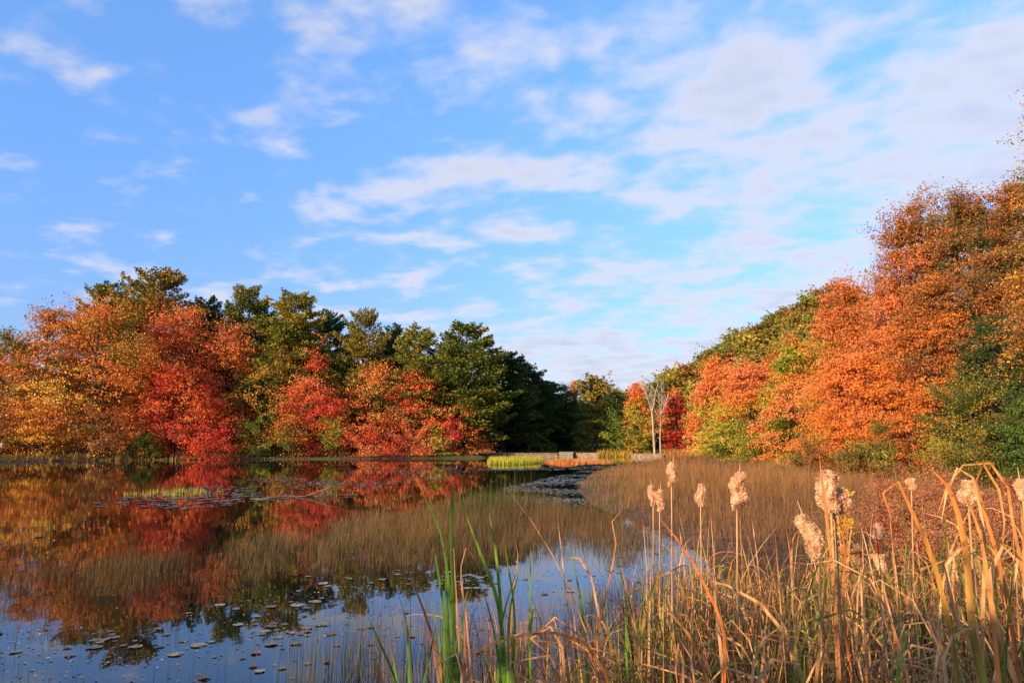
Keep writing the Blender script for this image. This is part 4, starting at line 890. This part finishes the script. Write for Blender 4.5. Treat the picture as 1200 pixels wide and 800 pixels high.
pad_stuff('floating_lily_pads','faint line of lily pads in front of the bright reeds and the orange islet',[(560,549),(640,547),(720,545),(720,548),(640,551),(560,552)],500,0.08,0.2,(0.22,0.22,0.18),23)
def floating_leaves():
    r=np.random.default_rng(606); P=in_poly_px([(-30,700),(200,715),(420,680),(620,668),(760,660),(800,700),(640,780),(500,830),(-30,830)],2600,r); nz=Noise(61,0.9)
    P=P[(nz(np.c_[P,np.zeros(len(P))])+r.normal(size=len(P))*0.5>0.1)&(sdist(P)<-0.05)]; n=len(P)
    V=leaf_quads(np.c_[P,np.full(n,0.006)+r.uniform(0,0.006,n)],nrm(np.c_[r.normal(size=(n,2))*0.12,np.ones(n)]),r.uniform(0.006,0.022,n),r,0.7); V[:,2]=np.maximum(V[:,2],0.003)
    c=pal_pick([(0.12,0.06,0.03),(0.35,0.2,0.1),(0.16,0.14,0.06),(0.45,0.33,0.2),(0.4,0.12,0.04)],r.uniform(0,1,n)); q=np.arange(n*4).reshape(n,4)
    o=mesh_np('floating_leaves',V,quads=q,col=np.repeat(c,4,0),mat=M_pad); tag(o,'small fallen leaves and scum floating on the blue water','leaves',None,'stuff')
floating_leaves()
# drifting fallen branch on the water
def branch():
    p=gnd(330,580); root_loc=np.array([p[0],p[1],0.0]); rs=np.random.default_rng(8); paths=[]
    a=gnd(300,584); a[2]=0.02; b=gnd(420,580); b[2]=0.03
    paths.append((np.linspace(a,b,8)+rs.normal(size=(8,3))*[0.1,0.1,0.03]-root_loc,np.linspace(0.035,0.012,8)))
    for k in range(7):
        s=a+(b-a)*rs.uniform(0.1,0.8); e=s+np.array([rs.uniform(-0.2,2.0),rs.normal()*0.4,rs.uniform(0.2,0.8)]); mid=(s+e)/2+rs.normal(size=3)*0.12
        paths.append((np.array([s,mid,e])-root_loc,np.array([0.02,0.012,0.005])))
    tv,tq=tube_arrays(paths,6); o=mesh_np('fallen_branch',tv,quads=tq,mat=noisy_mat('weathered_wood',(0.12,0.09,0.07),(0.26,0.21,0.17),5),smooth=True,loc=root_loc); tag(o,'grey fallen branch with upright twigs lying in the pond on the left','branch')
branch()

# ------------------------------------------------------------------ light + sky
SUN_EL=14.0; SUN_A=46.0     # behind the viewer, to the left
sd=bpy.data.lights.new('sun','SUN'); so=bpy.data.objects.new('sun',sd); COL.objects.link(so)
sd.energy=5.0; sd.angle=R_(0.5); sd.color=(1.0,0.68,0.38)
dirv=np.array([math.sin(R_(SUN_A))*math.cos(R_(SUN_EL)),math.cos(R_(SUN_A))*math.cos(R_(SUN_EL)),-math.sin(R_(SUN_EL))])
import mathutils
so.rotation_euler=mathutils.Vector(dirv).to_track_quat('-Z','Y').to_euler()
W=bpy.data.worlds.new('World'); scene.world=W; W.use_nodes=True; nt=W.node_tree; nt.nodes.clear()
sky=N(nt,'ShaderNodeTexSky',sky_type='NISHITA',sun_disc=False); sky.sun_elevation=R_(SUN_EL)
sky.sun_rotation=R_(180+SUN_A)
sky.air_density=1.0; sky.dust_density=0.3; sky.ozone_density=2.0
tc=N(nt,'ShaderNodeTexCoord'); sep=N(nt,'ShaderNodeSeparateXYZ'); L(nt,tc,'Generated',sep,0)
def mth(op,a,b=None,c=None,clamp=False):
    n=N(nt,'ShaderNodeMath',operation=op); n.use_clamp=clamp
    for i_,v in enumerate((a,b,c)):
        if v is None: continue
        if isinstance(v,(int,float)): n.inputs[i_].default_value=v
        else: nt.links.new(v,n.inputs[i_])
    return n.outputs[0]
X,Y,Zc=sep.outputs[0],sep.outputs[1],sep.outputs[2]
den=mth('ADD',mth('MAXIMUM',Zc,0.0),0.15)
pxn=mth('DIVIDE',X,den); pyn=mth('DIVIDE',Y,den)
comb=N(nt,'ShaderNodeCombineXYZ'); nt.links.new(pxn,comb.inputs[0]); nt.links.new(pyn,comb.inputs[1])
def cl_noise(rot,scale,loc,sc,det,rough,dist):
    mp=N(nt,'ShaderNodeMapping',vector_type='TEXTURE'); mp.inputs['Rotation'].default_value=(0,0,R_(rot)); mp.inputs['Scale'].default_value=scale; mp.inputs['Location'].default_value=loc
    nt.links.new(comb.outputs[0],mp.inputs[0]); n=N(nt,'ShaderNodeTexNoise'); n.inputs['Scale'].default_value=sc; n.inputs['Detail'].default_value=det; n.inputs['Roughness'].default_value=rough; n.inputs['Distortion'].default_value=dist
    nt.links.new(mp.outputs[0],n.inputs[0]); return n.outputs[0]
A=cl_noise(-22,(1.25,1.0,1),(2.3,6.9,0),5.0,9,0.50,0.15)
B=cl_noise(-28,(1.7,1,1),(7,2,0),1.9,3,0.5,0.0)
C3=cl_noise(-20,(1.1,1.0,1),(1,9,0),14,5,0.55,0.2)
cov=mth('ADD',mth('MULTIPLY',A,0.62),mth('MULTIPLY',B,0.34)); cov=mth('ADD',cov,mth('MULTIPLY',C3,0.14))
# more cloud to the right / low, clearer on the left
side=mth('MULTIPLY',X,0.14); cov=mth('ADD',cov,side)
lowb=mth('MULTIPLY',mth('MAXIMUM',mth('SUBTRACT',0.20,Zc),0.0),mth('ADD',mth('MULTIPLY',X,0.6),0.85)); cov=mth('ADD',cov,lowb)
mask=N(nt,'ShaderNodeMapRange',interpolation_type='SMOOTHSTEP'); mask.inputs[1].default_value=0.485; mask.inputs[2].default_value=0.67; nt.links.new(cov,mask.inputs[0])
mask.inputs[4].default_value=0.84
# cloud colour: warm white tops, greyer violet where thick
thick=N(nt,'ShaderNodeMapRange'); thick.inputs[1].default_value=0.62; thick.inputs[2].default_value=0.82; nt.links.new(cov,thick.inputs[0])
cc=N(nt,'ShaderNodeMix',data_type='RGBA'); nt.links.new(thick.outputs[0],cc.inputs[0]); cc.inputs[6].default_value=(3.9,3.85,4.1,1); cc.inputs[7].default_value=(2.6,2.95,3.8,1)
gr=N(nt,'ShaderNodeValToRGB'); nt.links.new(Zc,gr.inputs[0]); e=gr.color_ramp.elements
e[0].position=0.0; e[0].color=(0.28,0.29,0.40,1); e[1].position=0.55; e[1].color=(0.55,0.72,0.93,1)
for p_,c_ in ((0.10,(0.31,0.33,0.46,1)),(0.22,(0.37,0.44,0.64,1)),(0.38,(0.455,0.585,0.80,1))):
    q_=e.new(p_); q_.color=c_
grade=N(nt,'ShaderNodeMix',data_type='RGBA',blend_type='MULTIPLY'); grade.inputs[0].default_value=1; nt.links.new(sky.outputs[0],grade.inputs[6]); nt.links.new(gr.outputs[0],grade.inputs[7])
gain=N(nt,'ShaderNodeVectorMath',operation='SCALE'); gain.inputs['Scale'].default_value=2.2; nt.links.new(grade.outputs[2],gain.inputs[0])
mixc=N(nt,'ShaderNodeMix',data_type='RGBA'); nt.links.new(mask.outputs[0],mixc.inputs[0]); nt.links.new(gain.outputs[0],mixc.inputs[6]); nt.links.new(cc.outputs[2],mixc.inputs[7])
bg=N(nt,'ShaderNodeBackground'); bg.inputs[1].default_value=0.10; nt.links.new(mixc.outputs[2],bg.inputs[0])
ow=N(nt,'ShaderNodeOutputWorld'); nt.links.new(bg.outputs[0],ow.inputs[0])
scene.view_settings.view_transform='Standard'; scene.view_settings.look='None'; scene.view_settings.exposure=1.05; scene.view_settings.gamma=1.0
scene.render.engine='CYCLES'
scene.cycles.max_bounces=6; scene.cycles.diffuse_bounces=3; scene.cycles.transmission_bounces=3
